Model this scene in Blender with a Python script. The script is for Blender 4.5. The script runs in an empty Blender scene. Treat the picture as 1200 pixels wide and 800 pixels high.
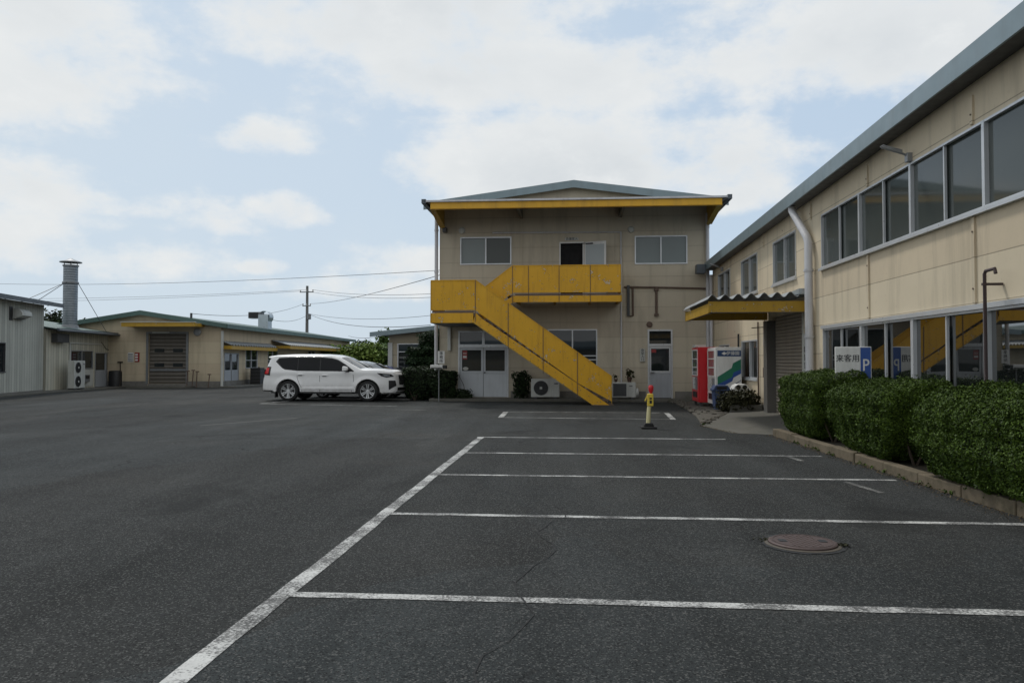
import bpy, bmesh, math, random
import numpy as np
from mathutils import Matrix, Vector
R = math.radians
random.seed(7); RNG = np.random.default_rng(7)
SC = bpy.context.scene
COL = SC.collection

# ------------------------------------------------------------------ materials
class G:
    """small node-graph helper"""
    def __init__(s, name):
        s.m = bpy.data.materials.new(name); s.m.use_nodes = True
        s.t = s.m.node_tree; s.n = s.t.nodes; s.l = s.t.links
        s.b = s.n['Principled BSDF']
    def node(s, typ, **kw):
        x = s.n.new(typ)
        for k, v in kw.items(): setattr(x, k, v)
        return x
    def put(s, sock, v):
        if hasattr(v, 'is_output'): s.l.new(v, sock)
        elif v is not None: sock.default_value = v
    def math(s, op, a, b=None, c=None, clamp=False):
        x = s.node('ShaderNodeMath', operation=op, use_clamp=clamp)
        s.put(x.inputs[0], a); s.put(x.inputs[1], b)
        if c is not None: s.put(x.inputs[2], c)
        return x.outputs[0]
    def pos(s):
        return s.node('ShaderNodeNewGeometry').outputs['Position']
    def obj(s):
        return s.node('ShaderNodeTexCoord').outputs['Object']
    def xyz(s, v):
        x = s.node('ShaderNodeSeparateXYZ'); s.l.new(v, x.inputs[0]); return x.outputs
    def scale(s, v, sc):
        x = s.node('ShaderNodeVectorMath', operation='MULTIPLY'); s.l.new(v, x.inputs[0]); x.inputs[1].default_value = sc
        return x.outputs[0]
    def noise(s, v, sc, det=4, rough=.55, dist=0):
        x = s.node('ShaderNodeTexNoise'); s.l.new(v, x.inputs['Vector'])
        x.inputs['Scale'].default_value = sc; x.inputs['Detail'].default_value = det
        x.inputs['Roughness'].default_value = rough; x.inputs['Distortion'].default_value = dist
        return x.outputs['Fac']
    def ramp(s, f, stops):
        x = s.node('ShaderNodeValToRGB'); s.l.new(f, x.inputs[0]); e = x.color_ramp.elements
        while len(e) < len(stops): e.new(.5)
        for q, (p, c) in zip(e, stops):
            q.position = p; q.color = (*c, 1) if hasattr(c, '__len__') else (c, c, c, 1)
        return x.outputs[0]
    def mix(s, f, a, b, mode='MIX'):
        x = s.node('ShaderNodeMix', data_type='RGBA', blend_type=mode)
        s.put(x.inputs[0], f)
        for i, v in ((6, a), (7, b)):
            if isinstance(v, tuple) and len(v) == 3: v = (*v, 1)
            s.put(x.inputs[i], v)
        return x.outputs[2]
    def range(s, f, a, b, c, d):
        x = s.node('ShaderNodeMapRange'); s.l.new(f, x.inputs[0])
        for i, v in enumerate((a, b, c, d)): x.inputs[i+1].default_value = v
        return x.outputs[0]
    def bump(s, h, strength, dist=.01):
        x = s.node('ShaderNodeBump'); x.inputs['Strength'].default_value = strength; x.inputs['Distance'].default_value = dist
        s.l.new(h, x.inputs['Height']); s.l.new(x.outputs[0], s.b.inputs['Normal'])
    def set(s, **kw):
        for k, v in kw.items():
            k = k.replace('_', ' ')
            i = s.b.inputs[k]
            if isinstance(v, tuple) and len(v) == 3: v = (*v, 1)
            s.put(i, v)
        return s.m

def mul(c, k): return tuple(min(1, x*k) for x in c)

def mat_paint(name, col, rough=.5, var=.12, scale=3, metal=0, dirt=.0, dirtcol=(.10, .085, .06), bump=0, spec=.5):
    g = G(name); p = g.pos()
    n = g.noise(p, scale, 5)
    c = g.mix(n, mul(col, 1-var), mul(col, 1+var))
    if dirt:
        d = g.noise(g.scale(p, (2.2, 2.2, .35)), 1.7, 6, .65)
        c = g.mix(g.math('MULTIPLY', g.range(d, .48, .75, 0, 1), dirt), c, dirtcol)
    if bump: g.bump(g.noise(p, 60, 3), bump, .004)
    r = g.range(g.noise(p, scale*2.3, 3), .3, .7, max(.02, rough-.08), min(1, rough+.08))
    return g.set(Base_Color=c, Roughness=r, Metallic=metal, Specular_IOR_Level=spec)

def mat_glass(name, col=(.016, .02, .022), rough=.02, spec=.6, var=.35, ior=1.5):
    g = G(name); p = g.pos()
    n = g.noise(p, .8, 3)
    c = g.mix(n, mul(col, 1-var), mul(col, 1+var))
    g.bump(g.noise(p, .55, 1), .06, .05)
    return g.set(Base_Color=c, Roughness=rough, Specular_IOR_Level=spec, IOR=ior)

def mat_wall(name, col, joint=.6, off=.0, vj=None, axis=0, voff=0, stain=.5, jw=.012, jd=.55):
    """cement panels: horizontal joints every `joint` m, optional vertical joints, streaks and grime"""
    g = G(name); p = g.pos(); x, y, z = g.xyz(p)[:3]
    n = g.noise(p, .9, 5, .6)
    c = g.mix(n, mul(col, .86), mul(col, 1.1))
    # single panels differ slightly from each other
    cell = g.math('FLOOR', g.math('DIVIDE', g.math('SUBTRACT', z, off), joint))
    w = g.node('ShaderNodeTexWhiteNoise', noise_dimensions='1D'); g.l.new(cell, w.inputs['W'])
    c = g.mix(.06, c, w.outputs['Value'], 'OVERLAY')
    streak = g.noise(g.scale(p, (1.5, 1.5, .16)), 1.5, 7, .66, .4)
    c = g.mix(g.math('MULTIPLY', g.range(streak, .50, .80, 0, 1), stain), c, mul(col, .45))
    fine = g.noise(p, 14, 5, .7)
    c = g.mix(g.math('MULTIPLY', g.range(fine, .58, .8, 0, 1), stain*.5), c, mul(col, .55))
    # splash dirt near the ground
    low = g.math('MULTIPLY', g.range(z, .1, .75, 1, 0), g.noise(p, 2.4, 4))
    c = g.mix(g.math('MULTIPLY', low, .75, clamp=True), c, mul(col, .40))
    def lines(v, per, o):
        f = g.math('ABSOLUTE', g.math('SUBTRACT', g.math('FRACT', g.math('ADD', g.math('DIVIDE', g.math('SUBTRACT', v, o), per), .5)), .5))
        return g.math('LESS_THAN', g.math('MULTIPLY', f, per), jw)
    ln = lines(z, joint, off)
    if vj: ln = g.math('MAXIMUM', ln, lines((x, y)[axis], vj, voff))
    c = g.mix(g.math('MULTIPLY', ln, jd), c, mul(col, .22))
    h = g.math('SUBTRACT', g.math('MULTIPLY', fine, .25), ln)
    g.bump(h, .5, .008)
    return g.set(Base_Color=c, Roughness=.82, Specular_IOR_Level=.3)

def mat_boards(name, col, per=.22):
    """vertical boards: joints run along the object's own y axis"""
    g = G(name); o = g.obj(); x, y, z = g.xyz(o)[:3]
    u = g.math('ADD', y, x)
    q = g.math('DIVIDE', u, per)
    f = g.math('ABSOLUTE', g.math('SUBTRACT', g.math('FRACT', q), .5))
    ln = g.math('GREATER_THAN', f, .455)
    w = g.node('ShaderNodeTexWhiteNoise', noise_dimensions='1D'); g.l.new(g.math('FLOOR', q), w.inputs['W'])
    c = g.mix(g.noise(o, 1.2, 5), mul(col, .8), mul(col, 1.12))
    c = g.mix(.14, c, w.outputs['Value'], 'OVERLAY')
    st = g.noise(g.scale(o, (4, 4, .25)), 1.5, 6, .65)
    c = g.mix(g.math('MULTIPLY', g.range(st, .5, .8, 0, 1), .5), c, mul(col, .5))
    c = g.mix(g.math('MULTIPLY', ln, .75), c, mul(col, .2))
    g.bump(g.math('SUBTRACT', 1, ln), .5, .012)
    return g.set(Base_Color=c, Roughness=.75)

def mat_stair(name, col):
    """yellow gloss paint, chipped to white primer and rust"""
    g = G(name); p = g.pos()
    c = g.mix(g.noise(p, 1.1, 5), mul(col, .8), mul(col, 1.12))
    st = g.noise(g.scale(p, (5, 5, .5)), 1.3, 6, .65)
    c = g.mix(g.math('MULTIPLY', g.range(st, .52, .8, 0, 1), .45), c, (.20, .09, .02))
    a = g.noise(p, 3.1, 4, .6); b = g.noise(p, 21, 3, .6)
    chip = g.math('GREATER_THAN', g.math('ADD', g.math('MULTIPLY', a, .62), g.math('MULTIPLY', b, .5)), .685)
    rim = g.math('GREATER_THAN', g.math('ADD', g.math('MULTIPLY', a, .62), g.math('MULTIPLY', b, .5)), .668)
    c = g.mix(rim, c, (.10, .045, .02))
    c = g.mix(chip, c, (.55, .48, .36))
    rs = g.noise(p, 6, 6, .75)
    c = g.mix(g.range(rs, .66, .72, 0, .85), c, (.075, .032, .015))
    g.bump(g.noise(p, 9, 3), .08, .01)
    return g.set(Base_Color=c, Roughness=g.range(a, .3, .7, .42, .62), Specular_IOR_Level=.4)

def mat_leaf(name, lo, hi, rough=.55, trans=.0):
    g = G(name)
    isl = g.node('ShaderNodeNewGeometry').outputs['Random Per Island']
    n = g.noise(g.pos(), 2.2, 3)
    f = g.math('ADD', g.math('MULTIPLY', isl, .7), g.math('MULTIPLY', n, .4))
    mid = tuple((a+b)/2*.95 for a, b in zip(lo, hi))
    c = g.ramp(f, [(.1, lo), (.6, mid), (1.0, hi)])
    return g.set(Base_Color=c, Roughness=rough, Specular_IOR_Level=.15)

def mat_asphalt(name):
    g = G(name); p = g.pos()
    big = g.noise(p, .13, 5, .6, .4); med = g.noise(p, .9, 6, .65)
    c = g.ramp(big, [(.3, (.029, .034, .035)), (.5, (.038, .042, .0425)), (.72, (.052, .0535, .050))])
    c = g.mix(.5, c, g.ramp(med, [(.3, .36), (.5, .5), (.72, .66)]), 'OVERLAY')
    # patches laid at different times, tyre-polished tracks along the aisle
    pv = g.node('ShaderNodeTexVoronoi'); pw = g.node('ShaderNodeVectorMath', operation='MULTIPLY_ADD'); pn = g.node('ShaderNodeTexNoise'); g.l.new(p, pn.inputs['Vector']); pn.inputs['Scale'].default_value = .5; pn.inputs['Detail'].default_value = 3
    g.l.new(pn.outputs['Color'], pw.inputs[0]); pw.inputs[1].default_value = (1.6, 1.6, 0); g.l.new(g.scale(p, (1, .55, 0)), pw.inputs[2]); g.l.new(pw.outputs[0], pv.inputs['Vector']); pv.inputs['Scale'].default_value = .17
    pc = g.xyz(pv.outputs['Color'])
    c = g.mix(.75, c, g.ramp(pc[0], [(0, .34), (1, .66)]), 'OVERLAY')
    c = g.mix(g.math('MULTIPLY', pc[1], .35), c, (.040, .035, .029))
    tr = g.noise(g.scale(p, (.9, .12, 1)), 1.0, 4, .6, .3)
    c = g.mix(.8, c, g.ramp(tr, [(.3, .30), (.5, .5), (.7, .72)]), 'OVERLAY')
    grit = g.noise(p, 140, 4, .8)
    c = g.mix(.75, c, g.ramp(grit, [(.30, .05), (.5, .5), (.70, .96)]), 'OVERLAY')
    v = g.node('ShaderNodeTexVoronoi'); g.l.new(p, v.inputs['Vector']); v.inputs['Scale'].default_value = 110
    st = g.xyz(v.outputs['Color'])[0]
    c = g.mix(g.math('MULTIPLY', g.math('GREATER_THAN', st, .88), .62), c, (.15, .15, .143))
    c = g.mix(g.math('MULTIPLY', g.math('LESS_THAN', st, .16), .7), c, (.007, .007, .007))
    # pale dusty patches, dark oily ones
    du = g.noise(g.scale(p, (.35, 1, 1)), .6, 6, .7)
    c = g.mix(g.range(du, .56, .8, 0, .40), c, (.066, .060, .052))
    oi = g.noise(p, .42, 5, .6, .6)
    c = g.mix(g.range(oi, .57, .70, 0, .6), c, (.013, .014, .014))
    # cracks
    wv = g.node('ShaderNodeTexNoise'); g.l.new(p, wv.inputs['Vector']); wv.inputs['Scale'].default_value = 1.3; wv.inputs['Detail'].default_value = 6
    mv = g.node('ShaderNodeVectorMath', operation='MULTIPLY_ADD'); g.l.new(wv.outputs['Color'], mv.inputs[0]); mv.inputs[1].default_value = (1.1, 1.1, 0); g.l.new(p, mv.inputs[2])
    ve = g.node('ShaderNodeTexVoronoi', feature='DISTANCE_TO_EDGE'); g.l.new(g.scale(mv.outputs[0], (1, .8, 0)), ve.inputs['Vector']); ve.inputs['Scale'].default_value = .24
    cr = g.math('MULTIPLY', g.range(ve.outputs['Distance'], .0008, .0030, 1, 0), g.range(g.noise(p, .25, 3), .47, .6, 0, 1))
    c = g.mix(g.math('MULTIPLY', cr, .85), c, (.010, .010, .010))
    h = g.math('ADD', g.math('MULTIPLY', grit, .7), g.math('MULTIPLY', st, .3))
    h = g.math('SUBTRACT', h, cr)
    g.bump(h, .9, .010)
    return g.set(Base_Color=c, Roughness=.92, Specular_IOR_Level=.18)

def mat_line(name, col=(.56, .56, .54), wear=.47):
    """road paint worn through to the asphalt in speckles"""
    g = G(name); p = g.pos()
    a = g.noise(p, 2.3, 5, .7); b = g.noise(p, 60, 4, .75)
    w = g.math('ADD', g.math('MULTIPLY', a, .7), g.math('MULTIPLY', b, .75))
    f = g.range(w, wear+.20, wear+.34, 0, 1)
    c = g.mix(f, (.06, .06, .058), col)
    c = g.mix(g.range(g.noise(p, 7, 4), .4, .7, .0, .35), c, mul(col, .5))
    g.bump(b, .5, .004)
    return g.set(Base_Color=c, Roughness=.8)

def mat_concrete(name, col=(.26, .25, .23), moss=.4, mosscol=(.06, .065, .03)):
    g = G(name); p = g.pos()
    c = g.mix(g.noise(p, 1.4, 6, .65), mul(col, .6), mul(col, 1.25))
    c = g.mix(.35, c, g.noise(p, 70, 3, .7), 'OVERLAY')
    c = g.mix(g.math('MULTIPLY', g.range(g.noise(p, 3.2, 6, .7), .48, .68, 0, 1), moss), c, mosscol)
    g.bump(g.noise(p, 45, 5, .7), .5, .01)
    return g.set(Base_Color=c, Roughness=.9)

def mat_metal_roof(name, col, per=.33, axis=1):
    g = G(name); o = g.obj(); v = g.xyz(o)[axis]
    f = g.math('ABSOLUTE', g.math('SUBTRACT', g.math('FRACT', g.math('DIVIDE', v, per)), .5))
    rib = g.range(f, .40, .5, 0, 1)
    p = g.pos()
    c = g.mix(g.noise(p, .8, 6, .65), mul(col, .75), mul(col, 1.2))
    c = g.mix(g.range(g.noise(p, 2.5, 6, .7), .6, .8, 0, .5), c, (.12, .09, .06))
    g.bump(rib, .8, .04)
    return g.set(Base_Color=c, Roughness=.5, Metallic=.15)

def mat_spiral(name):
    g = G(name); o = g.obj(); z = g.xyz(o)[2]
    f = g.math('FRACT', g.math('DIVIDE', z, .13))
    ln = g.range(g.math('ABSOLUTE', g.math('SUBTRACT', f, .5)), .36, .5, 0, 1)
    c = g.mix(g.noise(o, 3, 5), (.18, .21, .235), (.33, .36, .39))
    c = g.mix(g.math('MULTIPLY', ln, .6), c, (.10, .115, .13))
    g.bump(ln, .8, .03)
    return g.set(Base_Color=c, Roughness=.42, Metallic=.55)

def mat_shutter(name, col, per=.085):
    g = G(name); z = g.xyz(g.pos())[2]; p = g.pos()
    f = g.math('FRACT', g.math('DIVIDE', z, per))
    s = g.math('SINE', g.math('MULTIPLY', f, math.pi))
    c = g.mix(g.noise(g.scale(p, (3, 3, .4)), 1.8, 5, .6), mul(col, .7), mul(col, 1.15))
    c = g.mix(g.math('MULTIPLY', g.math('LESS_THAN', f, .17), .7), c, mul(col, .25))
    g.bump(s, .9, .03)
    return g.set(Base_Color=c, Roughness=.55, Metallic=.1)

def mat_car(name, col, metal=0.0):
    g = G(name); p = g.pos()
    c = g.mix(g.noise(p, 1.5, 4), mul(col, .93), col)
    z = g.xyz(p)[2]
    c = g.mix(g.math('MULTIPLY', g.range(z, .25, .8, 1, 0), g.range(g.noise(p, 5, 5, .7), .35, .7, 0, .5)), c, (.22, .20, .17))
    g.set(Coat_Weight=.6, Coat_Roughness=.06)
    return g.set(Base_Color=c, Roughness=.32, Metallic=metal, Specular_IOR_Level=.5)

def mat_mesh_grill(name, col, per=.03):
    g = G(name); z = g.xyz(g.pos())[2]
    f = g.math('FRACT', g.math('DIVIDE', z, per))
    c = g.mix(g.math('LESS_THAN', f, .45), col, mul(col, .25))
    return g.set(Base_Color=c, Roughness=.6)

M = {}
def mats():
    M['asphalt'] = mat_asphalt('asphalt')
    M['line'] = mat_line('white_road_paint')
    M['line_faint'] = mat_line('worn_road_paint', (.40, .40, .37), .56)
    M['line_yellow'] = mat_line('worn_yellow_paint', (.20, .18, .12), .62)
    M['wall'] = mat_wall('cream_panels', (.55, .49, .385), .575, .10, stain=.55, jw=.006, jd=.45)
    M['wall_r'] = mat_wall('cream_panels_long', (.655, .56, .41), .60, 2.86-.6*4, stain=.65, jw=.008)
    M['wall_l'] = mat_wall('ochre_panels', (.58, .49, .35), .62, .12, stain=.55, jw=.008, jd=.4)
    M['wall_m'] = mat_wall('grey_cream_panels', (.44, .39, .29), .6, .0, stain=.4)
    M['boards'] = mat_boards('grey_green_boards', (.47, .475, .42), .235)
    M['boards2'] = mat_boards('cream_boards', (.52, .50, .41), .235)
    M['found'] = mat_concrete('foundation_concrete', (.20, .19, .175), .5)
    M['concrete'] = mat_concrete('concrete', (.12, .115, .10), .35)
    M['kerb'] = mat_concrete('kerb_concrete', (.165, .132, .088), .7, (.05, .045, .022))
    M['soil'] = mat_concrete('soil', (.05, .04, .028), .6, (.02, .025, .01))
    M['alu'] = mat_paint('aluminium', (.58, .60, .62), .35, .08, 4, .35)
    M['alu_dark'] = mat_paint('aged_aluminium', (.30, .31, .32), .42, .12, 4, .35)
    M['white'] = mat_paint('white_enamel', (.72, .72, .70), .4, .05, 3, dirt=.25)
    M['offwhite'] = mat_paint('off_white_metal', (.52, .53, .50), .5, .08, 3, dirt=.35)
    M['doorwhite'] = mat_paint('pale_door_panel', (.56, .59, .62), .45, .06, 3, dirt=.2)
    M['doorgrey'] = mat_paint('grey_door_panel', (.36, .38, .41), .5, .06, 3, dirt=.2)
    M['glass'] = mat_glass('window_glass', (.018, .022, .024))
    M['glass_up'] = mat_glass('upper_window_glass', (.066, .077, .073), .05, .35, .10)
    M['glass_low'] = mat_glass('lower_window_glass', (.010, .012, .012), .012, .5, .3, 3.0)
    M['blind'] = mat_glass('window_with_pale_blind', (.17, .205, .205), .10, .5, .12)
    M['frosted'] = mat_glass('frosted_glass', (.36, .40, .41), .3, .5, .1)
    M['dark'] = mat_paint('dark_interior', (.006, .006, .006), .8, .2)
    M['black'] = mat_paint('black_plastic', (.014, .014, .015), .5, .2)
    M['rubber'] = mat_paint('tyre_rubber', (.016, .016, .016), .8, .3, 8)
    M['darkgrey'] = mat_paint('dark_grey_metal', (.055, .057, .06), .5, .2)
    M['grey'] = mat_paint('grey_metal', (.21, .22, .23), .45, .12, 3, .2, dirt=.3)
    M['pipe'] = mat_paint('pale_grey_pipe', (.58, .58, .60), .45, .08, 3, dirt=.35)
    M['rust'] = mat_paint('rusty_pipe', (.13, .09, .07), .8, .4, 9)
    M['brownpipe'] = mat_paint('brown_painted_pipe', (.06, .04, .04), .6, .25, 6)
    M['roof_blue'] = mat_metal_roof('slate_blue_roof', (.125, .185, .225))
    M['fascia_blue'] = mat_paint('slate_blue_fascia', (.22, .285, .315), .42, .10, 1.5, .25, dirt=.2)
    M['fascia_dark'] = mat_paint('dark_grey_fascia', (.085, .10, .115), .5, .12, 2, .1)
    M['roof_green'] = mat_metal_roof('green_roof', (.07, .12, .105), .33, 1)
    M['fascia_green'] = mat_paint('green_fascia', (.075, .135, .12), .5, .15, 2, .1, dirt=.2)
    M['soffit'] = mat_paint('soffit_sheet', (.15, .14, .115), .75, .15, 2, dirt=.5)
    M['yellow'] = mat_stair('chipped_yellow_paint', (.67, .36, .016))
    M['yellow_beam'] = mat_paint('yellow_beam_paint', (.70, .38, .02), .5, .14, 2, dirt=.35, dirtcol=(.13, .07, .03))
    M['yellow_rust'] = mat_stair('rusty_yellow_paint', (.46, .28, .03))
    M['tread'] = mat_paint('worn_brown_tread', (.17, .12, .095), .7, .35, 5)
    M['flash'] = mat_paint('galvanised_sheet', (.44, .50, .54), .35, .15, 3, .5)
    M['corr'] = mat_paint('grey_corrugated_sheet', (.30, .315, .32), .55, .22, 2, .2, dirt=.5)
    M['shutter'] = mat_shutter('brown_grey_shutter', (.40, .35, .29))
    M['shutter_l'] = mat_shutter('dark_shutter', (.135, .12, .10), .21)
    M['spiral'] = mat_spiral('galvanised_spiral_duct')
    M['red'] = mat_paint('red_enamel', (.55, .018, .025), .35, .08, 3)
    M['redlamp'] = mat_paint('red_lens', (.60, .015, .02), .15, .1, 8)
    M['sticker_red'] = mat_paint('red_sticker', (.30, .03, .03), .4, .15, 20)
    M['blue'] = mat_paint('blue_sheet', (.02, .075, .30), .4, .08, 3)
    M['navy'] = mat_paint('navy_band', (.02, .06, .16), .4, .08, 3)
    M['green_band'] = mat_paint('green_band', (.015, .17, .10), .4, .08, 3)
    M['binblue'] = mat_paint('blue_bin_plastic', (.035, .06, .14), .5, .12, 4)
    M['text'] = mat_paint('dark_lettering', (.02, .022, .028), .5, .05)
    M['textgrey'] = mat_paint('grey_lettering', (.13, .13, .14), .5, .05)
    M['cream'] = mat_paint('cream_plastic', (.66, .60, .33), .5, .1, 5, dirt=.3)
    M['yplastic'] = mat_paint('yellow_plastic', (.70, .52, .06), .5, .1, 5, dirt=.25)
    M['iron'] = mat_paint('rusty_iron_cover', (.085, .058, .052), .6, .3, 14, .3, bump=.6)
    M['ironrim'] = mat_paint('worn_iron_rim', (.075, .062, .045), .7, .4, 18)
    M['leaf'] = mat_leaf('hedge_leaves', (.010, .026, .004), (.095, .155, .018))
    M['leaf_dark'] = mat_leaf('dark_shrub_leaves', (.006, .012, .005), (.030, .052, .018))
    M['leaf_red'] = mat_leaf('dusky_shrub_leaves', (.014, .016, .008), (.060, .060, .026))
    M['leaf_pine'] = mat_leaf('pine_needles', (.007, .018, .008), (.030, .060, .022))
    M['leaf_far'] = mat_leaf('bright_tree_leaves', (.05, .095, .015), (.24, .32, .07))
    M['leaf_far2'] = mat_leaf('green_tree_leaves', (.03, .062, .014), (.13, .20, .05))
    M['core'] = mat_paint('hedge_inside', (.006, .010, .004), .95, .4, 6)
    M['bark'] = mat_paint('bark', (.06, .045, .032), .9, .35, 8)
    M['pot'] = mat_paint('brown_pot', (.08, .045, .03), .7, .2, 6)
    M['carwhite'] = mat_car('white_car_paint', (.88, .88, .88))
    M['carsilver'] = mat_car('silver_car_paint', (.26, .275, .29), .5)
    M['carblue'] = mat_car('blue_car_paint', (.03, .05, .22), .2)
    M['carglass'] = mat_glass('car_glass', (.004, .005, .007), .02, .22)
    M['chrome'] = mat_paint('bright_metal', (.68, .69, .70), .18, .05, 3, .9)
    M['rim'] = mat_paint('alloy_rim', (.60, .61, .62), .3, .05, 3, .6)
    M['headlamp'] = mat_paint('headlamp_glass', (.30, .32, .34), .08, .5, 18, .3)
    M['pole'] = mat_concrete('pole_concrete', (.17, .17, .165), .1)
    M['wire'] = mat_paint('black_cable', (.03, .03, .032), .6, .1)
    M['postgrey'] = mat_paint('shutter_post_paint', (.12, .115, .105), .6, .15, 3, dirt=.3)
    M['leaf_dry'] = mat_leaf('dry_leaves', (.035, .025, .012), (.16, .11, .05))
    M['tar'] = mat_paint('tar', (.012, .012, .012), .7, .4, 20)
    M['gravel'] = mat_concrete('gravel', (.105, .095, .08), .5, (.03, .035, .015))
    g = G('drink_display'); o = g.pos()
    v = g.node('ShaderNodeTexVoronoi', feature='F1'); g.l.new(g.scale(o, (1, 13, 6.5)), v.inputs['Vector']); v.inputs['Scale'].default_value = 1.0; v.inputs['Randomness'].default_value = .1
    c = g.mix(.86, v.outputs['Color'], (.10, .11, .10))
    M['product'] = g.set(Base_Color=c, Roughness=.06, Specular_IOR_Level=.6)

# ------------------------------------------------------------------ geometry
class MB:
    """collects faces and links them as ONE mesh object"""
    def __init__(s): s.v = []; s.f = []; s.mi = []; s.cur = 0
    def face(s, pts):
        i = len(s.v); s.v += [tuple(p) for p in pts]; s.f.append(tuple(range(i, i+len(pts)))); s.mi.append(s.cur)
    def add(s, vs, fs):
        i = len(s.v); s.v += [tuple(p) for p in vs]
        for f in fs: s.f.append(tuple(i+k for k in f)); s.mi.append(s.cur)
        return s
    def box(s, x0, x1, y0, y1, z0, z1):
        x0, x1 = sorted((x0, x1)); y0, y1 = sorted((y0, y1)); z0, z1 = sorted((z0, z1))
        return s.add([(x0,y0,z0),(x1,y0,z0),(x1,y1,z0),(x0,y1,z0),(x0,y0,z1),(x1,y0,z1),(x1,y1,z1),(x0,y1,z1)],
                     [(3,2,1,0),(4,5,6,7),(0,1,5,4),(1,2,6,5),(2,3,7,6),(3,0,4,7)])
    def boxP(s, P, u0, u1, z0, z1, d0, d1):
        u0, u1 = sorted((u0, u1)); z0, z1 = sorted((z0, z1))
        c = [P(u, z, d) for d in (d0, d1) for z in (z0, z1) for u in (u0, u1)]
        return s.add(c, [(0,1,3,2),(4,6,7,5),(0,4,5,1),(1,5,7,3),(3,7,6,2),(2,6,4,0)])
    def prism(s, pts, ax, a, b):
        """polygon pts (2D) extruded along axis ax from a to b; 2D order: x:(y,z) y:(x,z) z:(x,y)"""
        def q(p, t):
            return {'x': (t, p[0], p[1]), 'y': (p[0], t, p[1]), 'z': (p[0], p[1], t)}[ax]
        n = len(pts)
        vs = [q(p, a) for p in pts] + [q(p, b) for p in pts]
        fs = [tuple(range(n)), tuple(range(2*n-1, n-1, -1))] + [(i, (i+1) % n, n+(i+1) % n, n+i) for i in range(n)]
        return s.add(vs, fs)
    def tube(s, pts, r, n=8, cap=True):
        pts = [Vector(p) for p in pts]; m = len(pts)
        rr = r if hasattr(r, '__len__') else [r]*m
        vs = []; t0 = None
        up = None
        for i, p in enumerate(pts):
            t = ((pts[min(i+1, m-1)]-pts[max(i-1, 0)])).normalized()
            if up is None:
                up = Vector((0, 0, 1)) if abs(t.z) < .9 else Vector((1, 0, 0))
            a = t.cross(up).normalized(); b = a.cross(t).normalized(); up = b
            for k in range(n):
                th = 2*math.pi*k/n
                vs.append(p + a*(math.cos(th)*rr[i]) + b*(math.sin(th)*rr[i]))
        fs = [(i*n+k, i*n+(k+1) % n, (i+1)*n+(k+1) % n, (i+1)*n+k) for i in range(m-1) for k in range(n)]
        if cap: fs += [tuple(range(n-1, -1, -1)), tuple(range((m-1)*n, m*n))]
        return s.add(vs, fs)
    def lathe(s, prof, c=(0, 0, 0), n=24, axis='z', cap=False):
        vs = []
        for r, h in prof:
            for k in range(n):
                t = 2*math.pi*k/n; a, b = r*math.cos(t), r*math.sin(t)
                o = {'z': (a, b, h), 'y': (a, h, b), 'x': (h, a, b)}[axis]
                vs.append((c[0]+o[0], c[1]+o[1], c[2]+o[2]))
        m = len(prof)
        fs = [(i*n+k, i*n+(k+1) % n, (i+1)*n+(k+1) % n, (i+1)*n+k) for i in range(m-1) for k in range(n)]
        if cap and prof[0][0] > 1e-6: fs.append(tuple(range(n-1, -1, -1)))
        if cap and prof[-1][0] > 1e-6: fs.append(tuple(range((m-1)*n, m*n)))
        return s.add(vs, fs)
    def build(s, name, mat, parent=None, bevel=0, smooth=False, world=True):
        me = bpy.data.meshes.new(name)
        vs = s.v
        if parent is not None and world:
            inv = ROOTM[root_of(parent).name].inverted()
            vs = [tuple(inv @ Vector(v)) for v in vs]
        me.from_pydata(vs, [], s.f)
        ms = mat if isinstance(mat, (list, tuple)) else [mat]
        for m in ms: me.materials.append(M[m] if isinstance(m, str) else m)
        if len(ms) > 1: me.polygons.foreach_set('material_index', s.mi)
        bm = bmesh.new(); bm.from_mesh(me)
        bmesh.ops.remove_doubles(bm, verts=bm.verts, dist=1e-5)
        bmesh.ops.recalc_face_normals(bm, faces=bm.faces); bm.to_mesh(me); bm.free()
        if smooth:
            me.polygons.foreach_set('use_smooth', [True]*len(me.polygons))
            me.set_sharp_from_angle(angle=R(38))
        o = bpy.data.objects.new(name, me); COL.objects.link(o)
        if parent is not None: o.parent = parent
        if bevel:
            b = o.modifiers.new('bevel', 'BEVEL'); b.width = bevel; b.segments = 2; b.limit_method = 'ANGLE'; b.angle_limit = R(40)
        return o

ROOTM = {}
def root_of(o):
    while o.parent is not None: o = o.parent
    return o
def tag(o, label=None, cat=None, group=None, kind=None):
    if label: o['label'] = label
    if cat: o['category'] = cat
    if group: o['group'] = group
    if kind: o['kind'] = kind
    return o
def thing(name, label, cat, loc=(0, 0, 0), rz=0, group=None):
    o = bpy.data.objects.new(name, None); COL.objects.link(o)
    o.location = loc; o.rotation_euler = (0, 0, rz); o.empty_display_size = .2
    ROOTM[o.name] = Matrix.Translation(loc) @ Matrix.Rotation(rz, 4, 'Z')
    return tag(o, label, cat, group)
def copy_tree(o, loc=None, rz=None, label=None):
    def rec(a, par):
        c = a.copy(); COL.objects.link(c)
        if par is not None: c.parent = par
        for k in [k for k in list(bpy.data.objects) if k.parent == a]: rec(k, c)
        return c
    c = rec(o, None)
    if loc is not None: c.location = loc
    if rz is not None: c.rotation_euler = (0, 0, rz)
    ROOTM[c.name] = Matrix.Translation(c.location) @ Matrix.Rotation(c.rotation_euler.z, 4, 'Z')
    if label: c['label'] = label
    return c
def Fy(y0): return lambda u, z, d=0: (u, y0-d, z)          # wall looking towards -y
def Fx(x0): return lambda u, z, d=0: (x0-d, u, z)          # wall looking towards -x
def Fxp(x0): return lambda u, z, d=0: (x0+d, u, z)         # wall looking towards +x

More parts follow.
